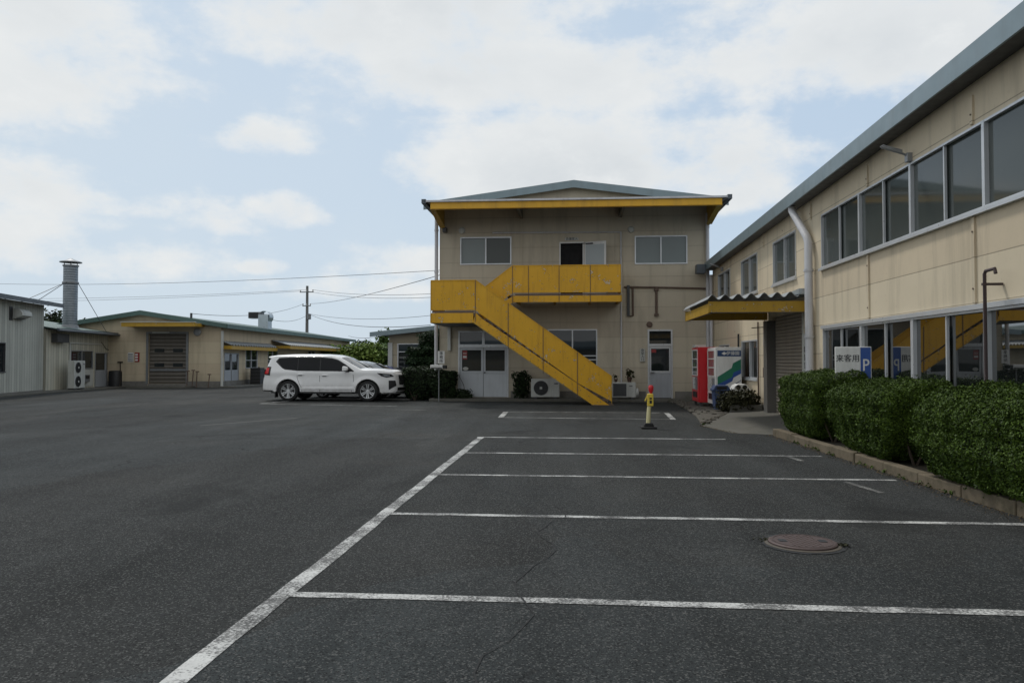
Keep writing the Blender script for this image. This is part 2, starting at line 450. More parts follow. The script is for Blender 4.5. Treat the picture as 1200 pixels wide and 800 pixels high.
def sheet(mb, P, u0, u1, z0, z1, holes=(), reveal=.12):
    us = sorted({u0, u1, *[h[0] for h in holes], *[h[1] for h in holes]})
    zs = sorted({z0, z1, *[h[2] for h in holes], *[h[3] for h in holes]})
    us = [u for u in us if u0-1e-6 <= u <= u1+1e-6]; zs = [z for z in zs if z0-1e-6 <= z <= z1+1e-6]
    for a, b in zip(us, us[1:]):
        for c, d in zip(zs, zs[1:]):
            mu, mz = (a+b)/2, (c+d)/2
            if any(h[0] < mu < h[1] and h[2] < mz < h[3] for h in holes): continue
            mb.face([P(a, c), P(b, c), P(b, d), P(a, d)])
    for a, b, c, d in holes:
        r = -reveal
        mb.face([P(a, c), P(a, d), P(a, d, r), P(a, c, r)]); mb.face([P(b, c), P(b, d), P(b, d, r), P(b, c, r)])
        mb.face([P(a, c), P(b, c), P(b, c, r), P(a, c, r)]); mb.face([P(a, d), P(b, d), P(b, d, r), P(a, d, r)])

def window(parent, P, u0, u1, z0, z1, n=2, glass='glass', frame='alu', fw=.045, name='window', glasses=None, dep=.07, rails=()):
    """aluminium sliding window set into its opening, one pane mesh per leaf; sits in front of a dark room"""
    mb = MB(); a, b = -dep, .018
    mb.boxP(P, u0, u1, z0, z0+fw, a, b+.02); mb.boxP(P, u0, u1, z1-fw, z1, a, b)
    mb.boxP(P, u0, u0+fw, z0+fw, z1-fw, a, b); mb.boxP(P, u1-fw, u1, z0+fw, z1-fw, a, b)
    w = (u1-u0-2*fw)/n
    for k in range(1, n):
        c = u0+fw+w*k; mb.boxP(P, c-fw*.55, c+fw*.55, z0+fw, z1-fw, a+.01, b-.012)
    for z in rails: mb.boxP(P, u0+fw, u1-fw, z-.02, z+.02, a+.012, b-.014)
    f = mb.build(name, frame, parent)
    for k in range(n):
        p = MB(); off = -.035 if k % 2 else -.055
        p.boxP(P, u0+fw*.5+w*k, u0+fw*1.5+w*(k+1), z0+fw*.5, z1-fw*.5, off-.008, off)
        p.build('pane', (glasses[k % len(glasses)] if glasses else glass), f)
    return f

def text_into(mb, s, size, place, depth=.004):
    """lettering as solid mesh; place maps (x right, y up, out) to a point"""
    cu = bpy.data.curves.new('lettering', 'FONT'); cu.body = s; cu.size = size; cu.align_x = 'CENTER'; cu.align_y = 'CENTER'
    cu.extrude = depth/2; cu.resolution_u = 3
    o = bpy.data.objects.new('lettering', cu); COL.objects.link(o)
    dg = bpy.context.evaluated_depsgraph_get(); dg.update()
    me = bpy.data.meshes.new_from_object(o.evaluated_get(dg))
    for dx, dz in ((-.011, 0), (.011, .0005)):     # struck twice, a hair apart, for a bold face
        mb.add([place(v.co.x+dx*size, v.co.y, v.co.z+dz) for v in me.vertices], [tuple(p.vertices) for p in me.polygons])
    bpy.data.objects.remove(o); bpy.data.curves.remove(cu); bpy.data.meshes.remove(me)

def leaf_mesh(name, pts, nrm, size, mat, parent=None, aspect=.55, jitter=.8, core=None, coremat='core', world=True):
    """one mesh of many leaf-sized faces (folded rhombs), plus an optional solid dark core against see-through"""
    n = len(pts); pts = np.asarray(pts, float); nrm = np.asarray(nrm, float)
    if parent is not None and world:
        inv = np.array(ROOTM[root_of(parent).name].inverted()); pts = pts @ inv[:3, :3].T + inv[:3, 3]
        if core: core = ([tuple(inv[:3, :3] @ np.array(v) + inv[:3, 3]) for v in core[0]], core[1])
    d = nrm + RNG.normal(0, jitter, (n, 3)); d /= np.linalg.norm(d, axis=1)[:, None] + 1e-9
    a = np.cross(d, RNG.normal(0, 1, (n, 3))); a /= np.linalg.norm(a, axis=1)[:, None] + 1e-9
    b = np.cross(d, a)
    L = (size*RNG.uniform(.6, 1.4, n))[:, None]
    V = np.empty((n, 4, 3))
    V[:, 0] = pts - a*L; V[:, 1] = pts + b*L*aspect + d*L*.12; V[:, 2] = pts + a*L; V[:, 3] = pts - b*L*aspect + d*L*.12
    verts = V.reshape(-1, 3); nv = 4*n
    cv, cf = core if core else ([], [])
    allv = np.vstack([verts, np.array(cv).reshape(-1, 3)]) if len(cv) else verts
    loops = np.concatenate([np.arange(nv)] + [np.array(f)+nv for f in cf]) if cf else np.arange(nv)
    tot = np.concatenate([np.full(n, 4), np.array([len(f) for f in cf], int)]) if cf else np.full(n, 4)
    start = np.concatenate([[0], np.cumsum(tot)[:-1]])
    me = bpy.data.meshes.new(name)
    me.vertices.add(len(allv)); me.vertices.foreach_set('co', allv.ravel())
    me.loops.add(len(loops)); me.loops.foreach_set('vertex_index', loops.astype(np.int32))
    me.polygons.add(len(tot)); me.polygons.foreach_set('loop_start', start.astype(np.int32)); me.polygons.foreach_set('loop_total', tot.astype(np.int32))
    me.materials.append(M[mat])
    if cf:
        me.materials.append(M[coremat]); me.polygons.foreach_set('material_index', np.concatenate([np.zeros(n), np.ones(len(cf))]).astype(np.int32))
    me.update(calc_edges=True); me.validate()
    o = bpy.data.objects.new(name, me); COL.objects.link(o)
    if parent is not None: o.parent = parent
    return o

def wob(p, s, seed=0.):
    """cheap smooth pseudo-noise of an (n,3) array"""
    x, y, z = p[:, 0]*s+seed, p[:, 1]*s+seed*1.7, p[:, 2]*s-seed
    return (np.sin(x*1.7+np.sin(y*1.3)*1.2+z) + np.sin(y*2.3+np.sin(z*1.9)+x*.7) + np.sin(z*2.9+np.sin(x*2.1)*1.1))/3

def blob(c, r, n, rough=.25, shell=.35, seed=0, flat_bottom=None):
    """points and outward normals filling the outer part of a lumpy ellipsoid"""
    d = RNG.normal(0, 1, (n, 3)); d /= np.linalg.norm(d, axis=1)[:, None]
    k = 1 + rough*wob(d, 2.2, seed) + rough*.5*wob(d, 5.5, seed+3)
    t = 1 - shell*RNG.random(n)**1.6
    r = np.array(r); p = d*r*(k*t)[:, None] + np.array(c)
    if flat_bottom is not None: p[:, 2] = np.maximum(p[:, 2], flat_bottom + RNG.random(n)*.05)
    nn = d/r; nn /= np.linalg.norm(nn, axis=1)[:, None]
    return p, nn

def ico(c, r, lump=.15, seed=0, sub=3):
    bm = bmesh.new(); bmesh.ops.create_icosphere(bm, subdivisions=sub, radius=1)
    d = np.array([v.co[:] for v in bm.verts]); k = 1+lump*wob(d, 2.2, seed)
    vs = d*np.array(r)*k[:, None]+np.array(c); fs = [tuple(v.index for v in f.verts) for f in bm.faces]; bm.free()
    return [tuple(v) for v in vs], fs
mats()
# ================================================================== the setting
def structure(o, label=None): return tag(o, label, None, None, 'structure')

g_ = MB(); g_.face([(-900, -300, 0), (900, -300, 0), (900, 1500, 0), (-900, 1500, 0)])
structure(g_.build('ground', 'asphalt'))

def strip(name, a, b, w, mat='line', z=.004, seg=None):
    """painted line as a thin sheet from a to b; its edges waver a little as hand-laid paint does"""
    a, b = Vector(a), Vector(b); L = (b-a).length; t = (b-a)/L; nrm = Vector((-t.y, t.x))
    n = seg or max(2, int(L/.35)); m = MB(); vs = []
    for i in range(n+1):
        p = a + t*(L*i/n)
        wv = .003*math.sin(i*1.9+a.x)+.004*math.sin(i*.7+a.y); e = 1+.05*math.sin(i*2.7)
        for s in (-1, 1):
            q = p + nrm*(s*w/2*e + wv); vs.append((q.x, q.y, z))
    m.add(vs, [(2*i, 2*i+1, 2*i+3, 2*i+2) for i in range(n)])
    return structure(m.build(name, mat))
strip('parking_line', (-1.875, .8), (-1.765, 15.13), .125)
for y, x1, w in ((4.84, 4.28, .105), (7.46, 4.19, .10), (10.07, 4.08, .10), (12.5, 3.93, .10), (15.06, 2.95, .10)):
    strip('parking_line', (-1.84, y+.02), (x1, y-.03), w, z=.0045)
strip('parking_line', (-1.86, 20.35), (-1.92, 22.6), .15)
strip('parking_line', (-1.86, 20.4), (2.6, 20.05), .085, 'line')
strip('parking_line', (-1.9, 22.62), (2.6, 22.55), .075, 'line', z=.0045)
strip('parking_line', (2.62, 20.0), (2.75, 22.6), .14, z=.005)
strip('parking_line', (-10.9, 26.3), (-5.75, 25.15), .10)
strip('parking_line', (-10.9, 26.3), (-10.45, 28.4), .12, z=.005)
strip('parking_line', (-8.6, 28.6), (-8.1, 31.2), .12, 'line_faint')
strip('parking_line', (-5.4, 23.4), (-4.4, 23.3), .10, 'line_faint')
strip('parking_line', (3.38, 12.45), (3.45, 11.85), .09, 'line_faint', z=.0062)
strip('parking_line', (3.40, 9.85), (3.52, 9.05), .08, 'line_faint', z=.0062)
strip('parking_line', (-8.6, 17.3), (-7.2, 19.8), .12, 'line_yellow')

# asphalt relaid over a trench: a dark seam across the stalls
def seam(pts, w, z=.0035):
    m = MB(); vs = []
    for i, (x, y) in enumerate(pts):
        k = w*(.6+.5*random.random()); vs += [(x-k/2, y-k*.3, z), (x+k/2, y+k*.3, z)]
    m.add(vs, [(2*i, 2*i+1, 2*i+3, 2*i+2) for i in range(len(pts)-1)])
    return structure(m.build('asphalt_crack', 'dark'))
seam([(-.42+.10*math.sin(i*.9)+i*.012+random.uniform(-.03, .03), 2.6+i*.22) for i in range(26)], .012, .0058)
seam([(-1.4+i*.2, 6.35+.12*math.sin(i*.8)+random.uniform(-.05, .05)) for i in range(15)], .010)
seam([(-12+i*.4, 10.2+.4*math.sin(i*.35)+random.uniform(-.1, .1)+i*.05) for i in range(24)], .018)

# kerb of separate stones in front of the hedges, soil bed behind it
def kerb_x(y): return 4.05 + (15.9-y)*.032
k = MB(); y = 1.0
while y < 15.9:
    y2 = min(y+.98, 15.9); j = random.uniform(-.008, .008)
    k.prism([(kerb_x(y)+j, y+.006), (kerb_x(y)+.15+j, y+.006), (kerb_x(y2)+.15+j, y2-.006), (kerb_x(y2)+j, y2-.006)], 'z', -.02, .14+random.uniform(-.01, .006)); y += .98
structure(k.build('kerb', 'kerb', bevel=.015))
s = MB(); s.prism([(kerb_x(-4)+.14, -4), (5.3, -4), (5.3, 15.75), (kerb_x(15.8)+.14, 15.75)], 'z', -.02, .09)
structure(s.build('planting_bed', 'soil'))
# concrete ramp before the roller shutter
a = MB(); a.add([(3.35, 16.3, .006), (4.15, 15.92, .012), (5.3, 15.92, .12), (5.3, 21.6, .16), (4.3, 21.3, .10), (3.0, 18.1, .006), (3.35, 16.3, -.05), (4.15, 15.92, -.05), (5.3, 15.92, -.05), (5.3, 21.6, -.05), (4.3, 21.3, -.05), (3.0, 18.1, -.05)],
      [(0, 1, 2, 3, 4, 5)] + [(i, (i+1) % 6, 6+(i+1) % 6, 6+i) for i in range(6)])
structure(a.build('concrete_ramp', 'concrete'))
s = MB(); s.prism([(3.05, 18.3), (4.28, 21.45), (5.3, 21.7), (5.3, 28.6), (3.7, 28.6), (3.55, 24), (3.35, 21)], 'z', -.02, .045)
structure(s.build('gravel_bed', 'gravel', bevel=.02))
s = MB(); s.box(-5.3, 5.25, 28.45, 29.3, -.02, .10)
structure(s.build('pavement', 'concrete', bevel=.02))
s = MB(); s.prism([(-24.6, 40.8), (-21.2, 40.9), (-21.2, 42.2), (-24.6, 42.1)], 'z', -.02, .10)
structure(s.build('pavement', 'concrete', bevel=.02))
s = MB(); s.prism([(-24.2, 29.5), (-23.4, 29.5), (-24.4, 35.0), (-24.75, 39.6), (-25.4, 43.2), (-26.4, 43.2), (-25.5, 36)], 'z', -.02, .07)
structure(s.build('pavement', 'concrete', bevel=.02))
s = MB(); s.box(-19.7, -18.6, 41.6, 60, -.02, .09)
structure(s.build('pavement', 'concrete', bevel=.02))

# ================================================================== sky, sun, camera
SUN_EL, SUN_AZ = R(56), R(-40)      # azimuth from +y towards +x
def sky():
    w = bpy.data.worlds.new('World'); SC.world = w; w.use_nodes = True
    t = w.node_tree; n = t.nodes; l = t.links; n.clear()
    def node(typ, **kw):
        x = n.new(typ)
        for k_, v_ in kw.items(): setattr(x, k_, v_)
        return x
    def put(s_, v_):
        if hasattr(v_, 'is_output'): l.new(v_, s_)
        elif v_ is not None: s_.default_value = v_
    def ma(op, a_, b_=None, c_=None, clamp=False):
        x = node('ShaderNodeMath', operation=op, use_clamp=clamp); put(x.inputs[0], a_); put(x.inputs[1], b_)
        if c_ is not None: put(x.inputs[2], c_)
        return x.outputs[0]
    def mr(f, a_, b_, c_, d_, smooth=False):
        x = node('ShaderNodeMapRange'); l.new(f, x.inputs[0])
        if smooth: x.interpolation_type = 'SMOOTHSTEP'
        for i, v_ in enumerate((a_, b_, c_, d_)): x.inputs[i+1].default_value = v_
        return x.outputs[0]
    def mix(f, a_, b_):
        x = node('ShaderNodeMix', data_type='RGBA'); put(x.inputs[0], f)
        for i, v_ in ((6, a_), (7, b_)): put(x.inputs[i], (*v_, 1) if isinstance(v_, tuple) else v_)
        return x.outputs[2]
    st = node('ShaderNodeTexSky', sky_type='NISHITA'); st.sun_disc = False
    st.sun_elevation = SUN_EL; st.sun_rotation = SUN_AZ; st.air_density = 1.0; st.dust_density = 1.6; st.ozone_density = 1.0
    tc = node('ShaderNodeTexCoord').outputs['Generated']
    sp = node('ShaderNodeSeparateXYZ'); l.new(tc, sp.inputs[0]); x, y, z = sp.outputs
    az = ma('ARCTAN2', x, y); el = ma('ARCSINE', z)
    def noi(vec, sc, det, rough=.55, dist=0):
        q = node('ShaderNodeTexNoise'); l.new(vec, q.inputs['Vector']); q.inputs['Scale'].default_value = sc; q.inputs['Detail'].default_value = det
        q.inputs['Roughness'].default_value = rough; q.inputs['Distortion'].default_value = dist; return q.outputs['Fac']
    stre = node('ShaderNodeVectorMath', operation='MULTIPLY'); l.new(tc, stre.inputs[0]); stre.inputs[1].default_value = (1, 1, 1.7)
    n1 = noi(stre.outputs[0], 3.6, 9, .56, .2); n2 = noi(stre.outputs[0], 11.0, 10, .62); n3 = noi(tc, 1.7, 5)
    # the larger clouds of that day, as directions (azimuth, elevation, half sizes, weight)
    spots = CLOUDS
    dens = None
    for (u, v, a_, b_, wgt) in spots:
        du = ma('DIVIDE', ma('SUBTRACT', az, u), a_); dv = ma('DIVIDE', ma('SUBTRACT', el, v), b_)
        dv = ma('MULTIPLY', dv, ma('ADD', 1.0, ma('MULTIPLY', ma('LESS_THAN', dv, 0), .35)))   # flatter bases
        r2 = ma('ADD', ma('MULTIPLY', du, du), ma('MULTIPLY', dv, dv))
        d = ma('MULTIPLY', ma('SUBTRACT', 1.0, r2), wgt)
        dens = d if dens is None else ma('MAXIMUM', dens, d)
    dens = ma('MAXIMUM', dens, -1.0)
    back = mr(y, .05, .35, 0, 1)                           # outside the forward sky, unseen dense cloud is added as fill light
    dens = ma('ADD', ma('MULTIPLY', dens, back), ma('MULTIPLY', ma('SUBTRACT', 1, back), 1.6))
    dens = ma('ADD', dens, ma('ADD', ma('MULTIPLY', ma('SUBTRACT', n1, .5), 5.2), ma('MULTIPLY', ma('SUBTRACT', n2, .5), 4.2)))
    cov = mr(dens, -.5, 1.1, 0, 1, True)
    veil = ma('MULTIPLY', mr(el, .02, .75, .80, .36), mr(n3, .3, .75, .7, 1.15), clamp=True)
    veil = ma('MULTIPLY', veil, mr(az, -.6, .40, 1.1, .5), clamp=True)
    thick = mr(dens, .3, 2.2, 0, 1)
    shade = mr(n2, .35, .7, 0, 1)
    cloud = mix(ma('MULTIPLY', thick, ma('SUBTRACT', 1, ma('MULTIPLY', shade, .9))), (7.0, 7.1, 7.05), (4.7, 5.05, 5.35))
    base = mix(.8, st.outputs[0], (3.75, 5.0, 6.6))
    c = mix(veil, base, (5.5, 6.15, 6.6))
    c = mix(ma('MULTIPLY', cov, .90), c, cloud)
    # the light below the horizon is only the far haze
    bg = node('ShaderNodeBackground'); l.new(c, bg.inputs['Color']); bg.inputs['Strength'].default_value = .1
    out = node('ShaderNodeOutputWorld'); l.new(bg.outputs[0], out.inputs[0])
CLOUDS = [  # azimuth, elevation (rad), half width, half height, weight
    (-.03, .24, .20, .075, 1.25), (-.09, .20, .10, .05, 1.0), (.02, .36, .30, .06, .9), (-.22, .42, .30, .07, .8), (.34, .38, .30, .10, .95),
    (.18, .24, .13, .06, 1.0), (.15, .205, .075, .03, .9), (.235, .225, .055, .035, 1.1), (.20, .205, .10, .028, 1.1),
    (-.60, .30, .14, .07, .9), (-.66, .36, .12, .05, .6), (-.41, .265, .085, .026, .95), (-.56, .19, .16, .035, .8), (-.44, .17, .06, .025, .7),
    (-.37, .185, .065, .028, 1.1), (-.22, .125, .12, .026, .9), (-.27, .095, .10, .02, .5), (-.39, .115, .035, .012, 1.0), (-.62, .13, .2, .04, .5)]
sky()
su = bpy.data.lights.new('sun', 'SUN'); su.energy = 1.35; su.angle = R(9); su.color = (1, .955, .88)
so = bpy.data.objects.new('sun', su); COL.objects.link(so)
sd = Vector((math.sin(SUN_AZ)*math.cos(SUN_EL), math.cos(SUN_AZ)*math.cos(SUN_EL), math.sin(SUN_EL)))
so.rotation_euler = sd.to_track_quat('Z', 'Y').to_euler(); so.location = (0, 0, 60)

cd = bpy.data.cameras.new('camera'); co = bpy.data.objects.new('camera', cd); COL.objects.link(co); SC.camera = co
co.location = (0, 0, 1.5); co.rotation_euler = (R(90+1.46), 0, R(4.384))
cd.sensor_width = 36; cd.lens = 36*900/1200; cd.clip_start = .05; cd.clip_end = 5000
SC.view_settings.view_transform = 'Standard'; SC.view_settings.look = 'None'; SC.view_settings.exposure = .28; SC.view_settings.gamma = 1
SC.render.engine = 'CYCLES'
# ================================================================== main two-storey office
Y0 = 29.3
b1 = thing('office_building', 'two-storey cream panel office with slate blue gable roof and deep yellow-edged canopy', 'building', (0, Y0, 0))
F = Fy(Y0)
XL, XR, ZT = -5.05, 5.2, 7.35
H_main = {'ul': (-4.25, -2.27, 5.2, 6.27), 'ur': (2.42, 4.39, 5.16, 6.24), 'door_u': (-.43, .50, 3.93, 6.04), 'll': (-4.32, -2.38, .12, 2.66), 'lw': (-.88, 1.0, .95, 2.71), 'dr': (2.89, 3.82, .10, 2.69)}
w = MB(); sheet(w, F, XL, XR, 0, ZT, list(H_main.values()), .14)
w.face([(XL, Y0, ZT), (XR, Y0, ZT), (XR, Y0, 7.5), (.1, Y0, 8.15), (XL, Y0, 7.5)])
w.face([(XL, Y0, 0), (XL, Y0+16, 0), (XL, Y0+16, 7.5), (XL, Y0, 7.5)])
w.face([(XR, Y0, 0), (XR, Y0+16, 0), (XR, Y0+16, 7.5), (XR, Y0, 7.5)])
w.face([(XL, Y0+16, 0), (XR, Y0+16, 0), (XR, Y0+16, 7.5), (.1, Y0+16, 8.15), (XL, Y0+16, 7.5)])
w.build('wall', 'wall', b1)
for h in H_main.values():
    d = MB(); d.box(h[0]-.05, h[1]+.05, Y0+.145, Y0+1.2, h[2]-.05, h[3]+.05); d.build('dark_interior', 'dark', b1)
fd = MB()
xs = [XL, -4.42, -2.28, 2.80, 3.90, XR]
for a, b in ((XL-.02, -4.40), (-2.30, 2.81), (3.90, XR)): fd.box(a, b, Y0-.025, Y0+.1, .0, .36)
fd.build('foundation', 'found', b1)
# vertical panel flashings
for x in (-1.88, 1.72, 2.02):
    fl = MB(); fl.box(x-.035, x+.035, Y0-.022, Y0+.02, .36, 7.3); fl.build('panel_flashing', M['wall'], b1)
# gable roof
r = MB(); RX = .12
for sx in (-1, 1):
    e = RX+sx*5.75; ze = 7.50
    r.prism([(RX, 8.32), (e, ze+.06), (e, ze-.02), (RX, 8.24)], 'y', Y0-.28, Y0+16.5)
r.build('roof', 'roof_blue', b1)
f = MB()
for sx in (-1, 1):
    e = RX+sx*5.75; ze = 7.50
    f.prism([(RX, 8.34), (e, ze+.08), (e, ze-.20), (RX, 8.06)], 'y', Y0-.33, Y0-.282)
f.build('gable_fascia', 'fascia_blue', b1)
sf = MB()
for sx in (-1, 1):
    e = RX+sx*5.6
    sf.prism([(RX, 8.20), (e, 7.46), (e, 7.43), (RX, 8.17)], 'y', Y0-.27, Y0-.01)
sf.build('gable_soffit', 'soffit', b1)
# big front canopy carried by a yellow beam
c = MB(); c.prism([(26.86, 7.13), (29.3, 7.36), (29.3, 7.42), (26.86, 7.19)], 'x', -5.12, 5.36)
cn = c.build('front_canopy', 'soffit', b1)
e_ = MB(); e_.box(-5.16, 5.40, 26.80, 26.858, 7.135, 7.20); e_.build('canopy_edge', 'pipe', cn)
bm_ = MB(); bm_.box(-4.97, 5.22, 26.87, 26.90, 6.90, 7.11); bm_.box(-4.97, 5.22, 26.90, 26.98, 6.885, 6.905); bm_.box(-4.97, 5.22, 26.86, 26.98, 7.09, 7.125)
bm_.build('canopy_beam', 'yellow_beam', cn)
for x, t in ((-4.9, .62), (5.15, .62)):
    q = MB(); q.prism([(26.92, 6.92), (26.92, 7.12), (29.28, 7.33), (29.28, 6.55), (29.0, 6.62)], 'x', x-.04, x+.04)
    q.prism([(26.92, 6.90), (26.92, 6.92), (29.0, 6.62), (29.0, 6.595)], 'x', x-.10, x+.10); q.build('canopy_bracket', 'yellow_rust', cn)
for x in (-1.88, 1.88):
    q = MB(); q.prism([(26.98, 6.98), (26.98, 7.12), (29.28, 7.33), (29.28, 6.95)], 'x', x-.05, x+.05); q.build('canopy_bracket', 'soffit', cn)
for x in (-5.28, 5.40):
    gt = MB(); gt.box(x, x+.15, 26.8, 29.6, 7.09, 7.24); gt.build('gutter', 'fascia_dark', b1)
# downpipes, conduit, lamps
for x in (-5.16, 5.12):
    p = MB(); p.tube([(x, Y0-.10, 7.05), (x, Y0-.10, .05)], .07, 10)
    for z in (1.3, 3.1, 4.9, 6.5): p.lathe([(.085, z), (.085, z+.06)], (x, Y0-.10, 0), 10)
    p.build('downpipe', 'pipe', b1, smooth=True)
p = MB(); p.tube([(-3.0, Y0-.05, 6.42), (1.90, Y0-.05, 6.38), (1.90, Y0-.05, .62)], .035, 8); p.build('conduit', 'pipe', b1, smooth=True)
p = MB(); p.tube([(2.02, Y0-.06, 4.30), (3.2, Y0-.06, 4.28), (5.05, Y0-.06, 4.22)], .032, 8)
p.tube([(3.22, Y0-.06, 4.27), (3.22, Y0-.06, 3.22)], .045, 8); p.box(3.14, 3.30, Y0-.12, Y0+.01, 4.15, 4.24); p.box(3.14, 3.30, Y0-.12, Y0+.01, 3.20, 3.28)
p.build('rusty_pipe', 'rust', b1, smooth=True)
p = MB(); p.box(2.12, 2.22, Y0-.12, Y0+.01, 3.20, 4.36); p.build('cable_trunking', 'darkgrey', b1)
p = MB(); p.tube([(2.34, Y0-.05, 4.28), (2.34, Y0-.05, 3.22), (2.22, Y0-.05, 3.2)], .035, 8); p.build('rusty_pipe', 'rust', b1, smooth=True)
for x, z in ((-4.18, 6.52), (2.28, 6.48)):
    p = MB(); p.lathe([(.13, -.03), (.13, .03), (.10, .10), (.04, .13), (0, .135)], (0, 0, 0), 16, 'y')
    p.v = [(a+x, Y0-b, cc+z) for a, b, cc in p.v]; p.build('wall_lamp', 'offwhite', b1, smooth=True)
p = MB(); p.lathe([(.11, -.02), (.11, .05), (.06, .07), (0, .07)], (0, 0, 0), 16, 'y'); p.v = [(a+2.96, Y0-b, cc+2.88) for a, b, cc in p.v]
p.build('round_vent', 'rust', b1, smooth=True)
p = MB(); p.box(-4.72, -4.60, Y0-.12, Y0+.01, 1.9, 2.80); p.build('meter_pipe', 'offwhite', b1, bevel=.01)
p = MB(); p.box(-4.90, -4.75, Y0-.3, Y0, 6.45, 6.62); p.build('spotlight', 'darkgrey', b1, bevel=.01)
# windows upstairs
window(b1, F, *H_main['ul'], 2, glasses=['blind', 'glass_up'])
window(b1, F, *H_main['ur'], 2, 'blind')
lw = window(b1, F, *H_main['lw'], 2, 'glass', rails=(1.55, 1.70))
# upper doorway: frame, open dark leaf gap and a door leaf swung open flat beside it
a, b, z0, z1 = H_main['door_u']
fr = MB()
for q in ((a, a+.045, z0, z1), (b-.045, b, z0, z1), (a+.045, b-.045, z1-.05, z1)): fr.boxP(F, *q, -.08, .03)
fr.build('door_frame', 'white', b1)
lf = MB()
def open_leaf(u, z, d=0):      # the leaf hinged at b, open about 150 degrees
    th = R(24); return (b+.02+u*math.cos(th), Y0-.05-u*math.sin(th)-d, z)
lf.boxP(open_leaf, .0, .88, z0+.02, z1-.03, -.02, .02); dl = lf.build('door', 'white', b1)
pn = MB(); pn.boxP(open_leaf, .05, .80, 5.0, z1-.14, .021, .026); pn.build('pane', 'frosted', dl)
cl = MB(); cl.boxP(open_leaf, .05, .35, z1-.12, z1-.07, .022, .07); cl.tube([open_leaf(.3, z1-.09, .06), open_leaf(-.12, z1-.06, .03)], .012, 6); cl.build('door_closer', 'darkgrey', dl)
# lower left: pair of glazed doors with transom lights
a, b, z0, z1 = H_main['ll']; mid = (a+b)/2
fr = MB()
for q in ((a, a+.06, z0, z1), (b-.06, b, z0, z1), (a+.06, b-.06, z1-.06, z1), (a+.06, b-.06, 2.02, 2.14), (mid-.05, mid+.05, 2.14, z1-.06)): fr.boxP(F, *q, -.09, .02)
fr.build('door_frame', 'alu', b1)
for u0, u1 in ((a+.06, mid-.05), (mid+.05, b-.06)):
    q = MB(); q.boxP(F, u0, u1, 2.14, z1-.06, -.06, -.05); q.build('transom_pane', 'glass', b1)
for k, (u0, u1) in enumerate(((a+.07, mid-.008), (mid+.008, b-.07))):
    q = MB(); zs = (z0+.03, 1.02, 1.12, 1.92, 2.01)
    q.boxP(F, u0, u1, zs[0], zs[1]+.02, -.055, -.015); q.boxP(F, u0, u1, zs[1]+.02, zs[2], -.06, .0); q.boxP(F, u0, u1, zs[3], zs[4], -.06, .0); q.boxP(F, u0, u1, zs[0]-.02, zs[0]+.07, -.06, -.002)
    for s0 in (u0, u1-.075): q.boxP(F, s0, s0+.075, zs[2], zs[3], -.06, .0)
    o = q.build('door', 'doorwhite', b1)
    g1 = MB(); g1.boxP(F, u0+.07, u1-.07, zs[2]-.005, zs[3]+.005, -.04, -.03); g1.build('pane', 'glass', o)
    if k == 0:
        n1 = MB(); n1.boxP(F, u0+.09, u0+.27, 1.56, 1.90, -.029, -.026); n1.build('notice', 'sticker_red', o)
        n2 = MB(); n2.boxP(F, u0+.11, u0+.25, 1.62, 1.70, -.0255, -.023); n2.boxP(F, u0+.11, u0+.25, 1.80, 1.815, -.0255, -.023); n2.boxP(F, u0+.11, u0+.25, 1.76, 1.772, -.0255, -.023); n2.build('notice_text', 'white', o)
        n3 = MB(); n3.lathe([(.11, 0), (.11, .003), (0, .004)], (0, 0, 0), 20, 'y'); n3.v = [(x+u0+.21, Y0+.029-y_, zz*.6+1.21) for x, y_, zz in n3.v]; n3.build('round_sticker', 'offwhite', o)
    else:
        hn = MB(); hn.lathe([(.028, 0), (.028, .05), (.0, .055)], (0, 0, 0), 12, 'y'); hn.v = [(x+u0+.05, Y0-y_, zz+1.06) for x, y_, zz in hn.v]; hn.build('handle', 'darkgrey', o)
# lower right single door
a, b, z0, z1 = H_main['dr']
fr = MB()
for q in ((a, a+.06, z0, z1), (b-.06, b, z0, z1), (a+.06, b-.06, z1-.06, z1), (a+.06, b-.06, 2.06, 2.15)): fr.boxP(F, *q, -.09, .03)
fr.build('door_frame', 'alu', b1)
q = MB(); q.boxP(F, a+.06, b-.06, 2.15, z1-.06, -.06, -.05); q.build('transom_pane', 'glass', b1)
q = MB(); u0, u1 = a+.07, b-.07
q.boxP(F, u0, u1, z0+.02, 1.05, -.055, -.015); q.boxP(F, u0, u1, 1.05, 1.13, -.06, 0); q.boxP(F, u0, u1, 1.97, 2.05, -.06, 0)
for s0 in (u0, u1-.06): q.boxP(F, s0, s0+.06, 1.13, 1.97, -.06, 0)
q.cur = 1; q.boxP(F, u0+.02, u1-.02, z0+.03, 1.045, -.0149, -.012); q.cur = 0
o = q.build('door', ['alu', 'doorgrey'], b1)
g1 = MB(); g1.boxP(F, u0+.055, u1-.055, 1.125, 1.975, -.04, -.03); g1.build('pane', 'glass', o)
n1 = MB(); n1.boxP(F, u0+.07, u0+.25, 1.82, 1.94, -.029, -.026); n1.build('notice', 'sticker_red', o)
hn = MB(); hn.box(a+.10, a+.24, Y0-.07, Y0-.04, 1.06, 1.085); hn.box(a+.10, a+.13, Y0-.07, Y0+.0, 1.06, 1.085); hn.build('handle', 'darkgrey', o)

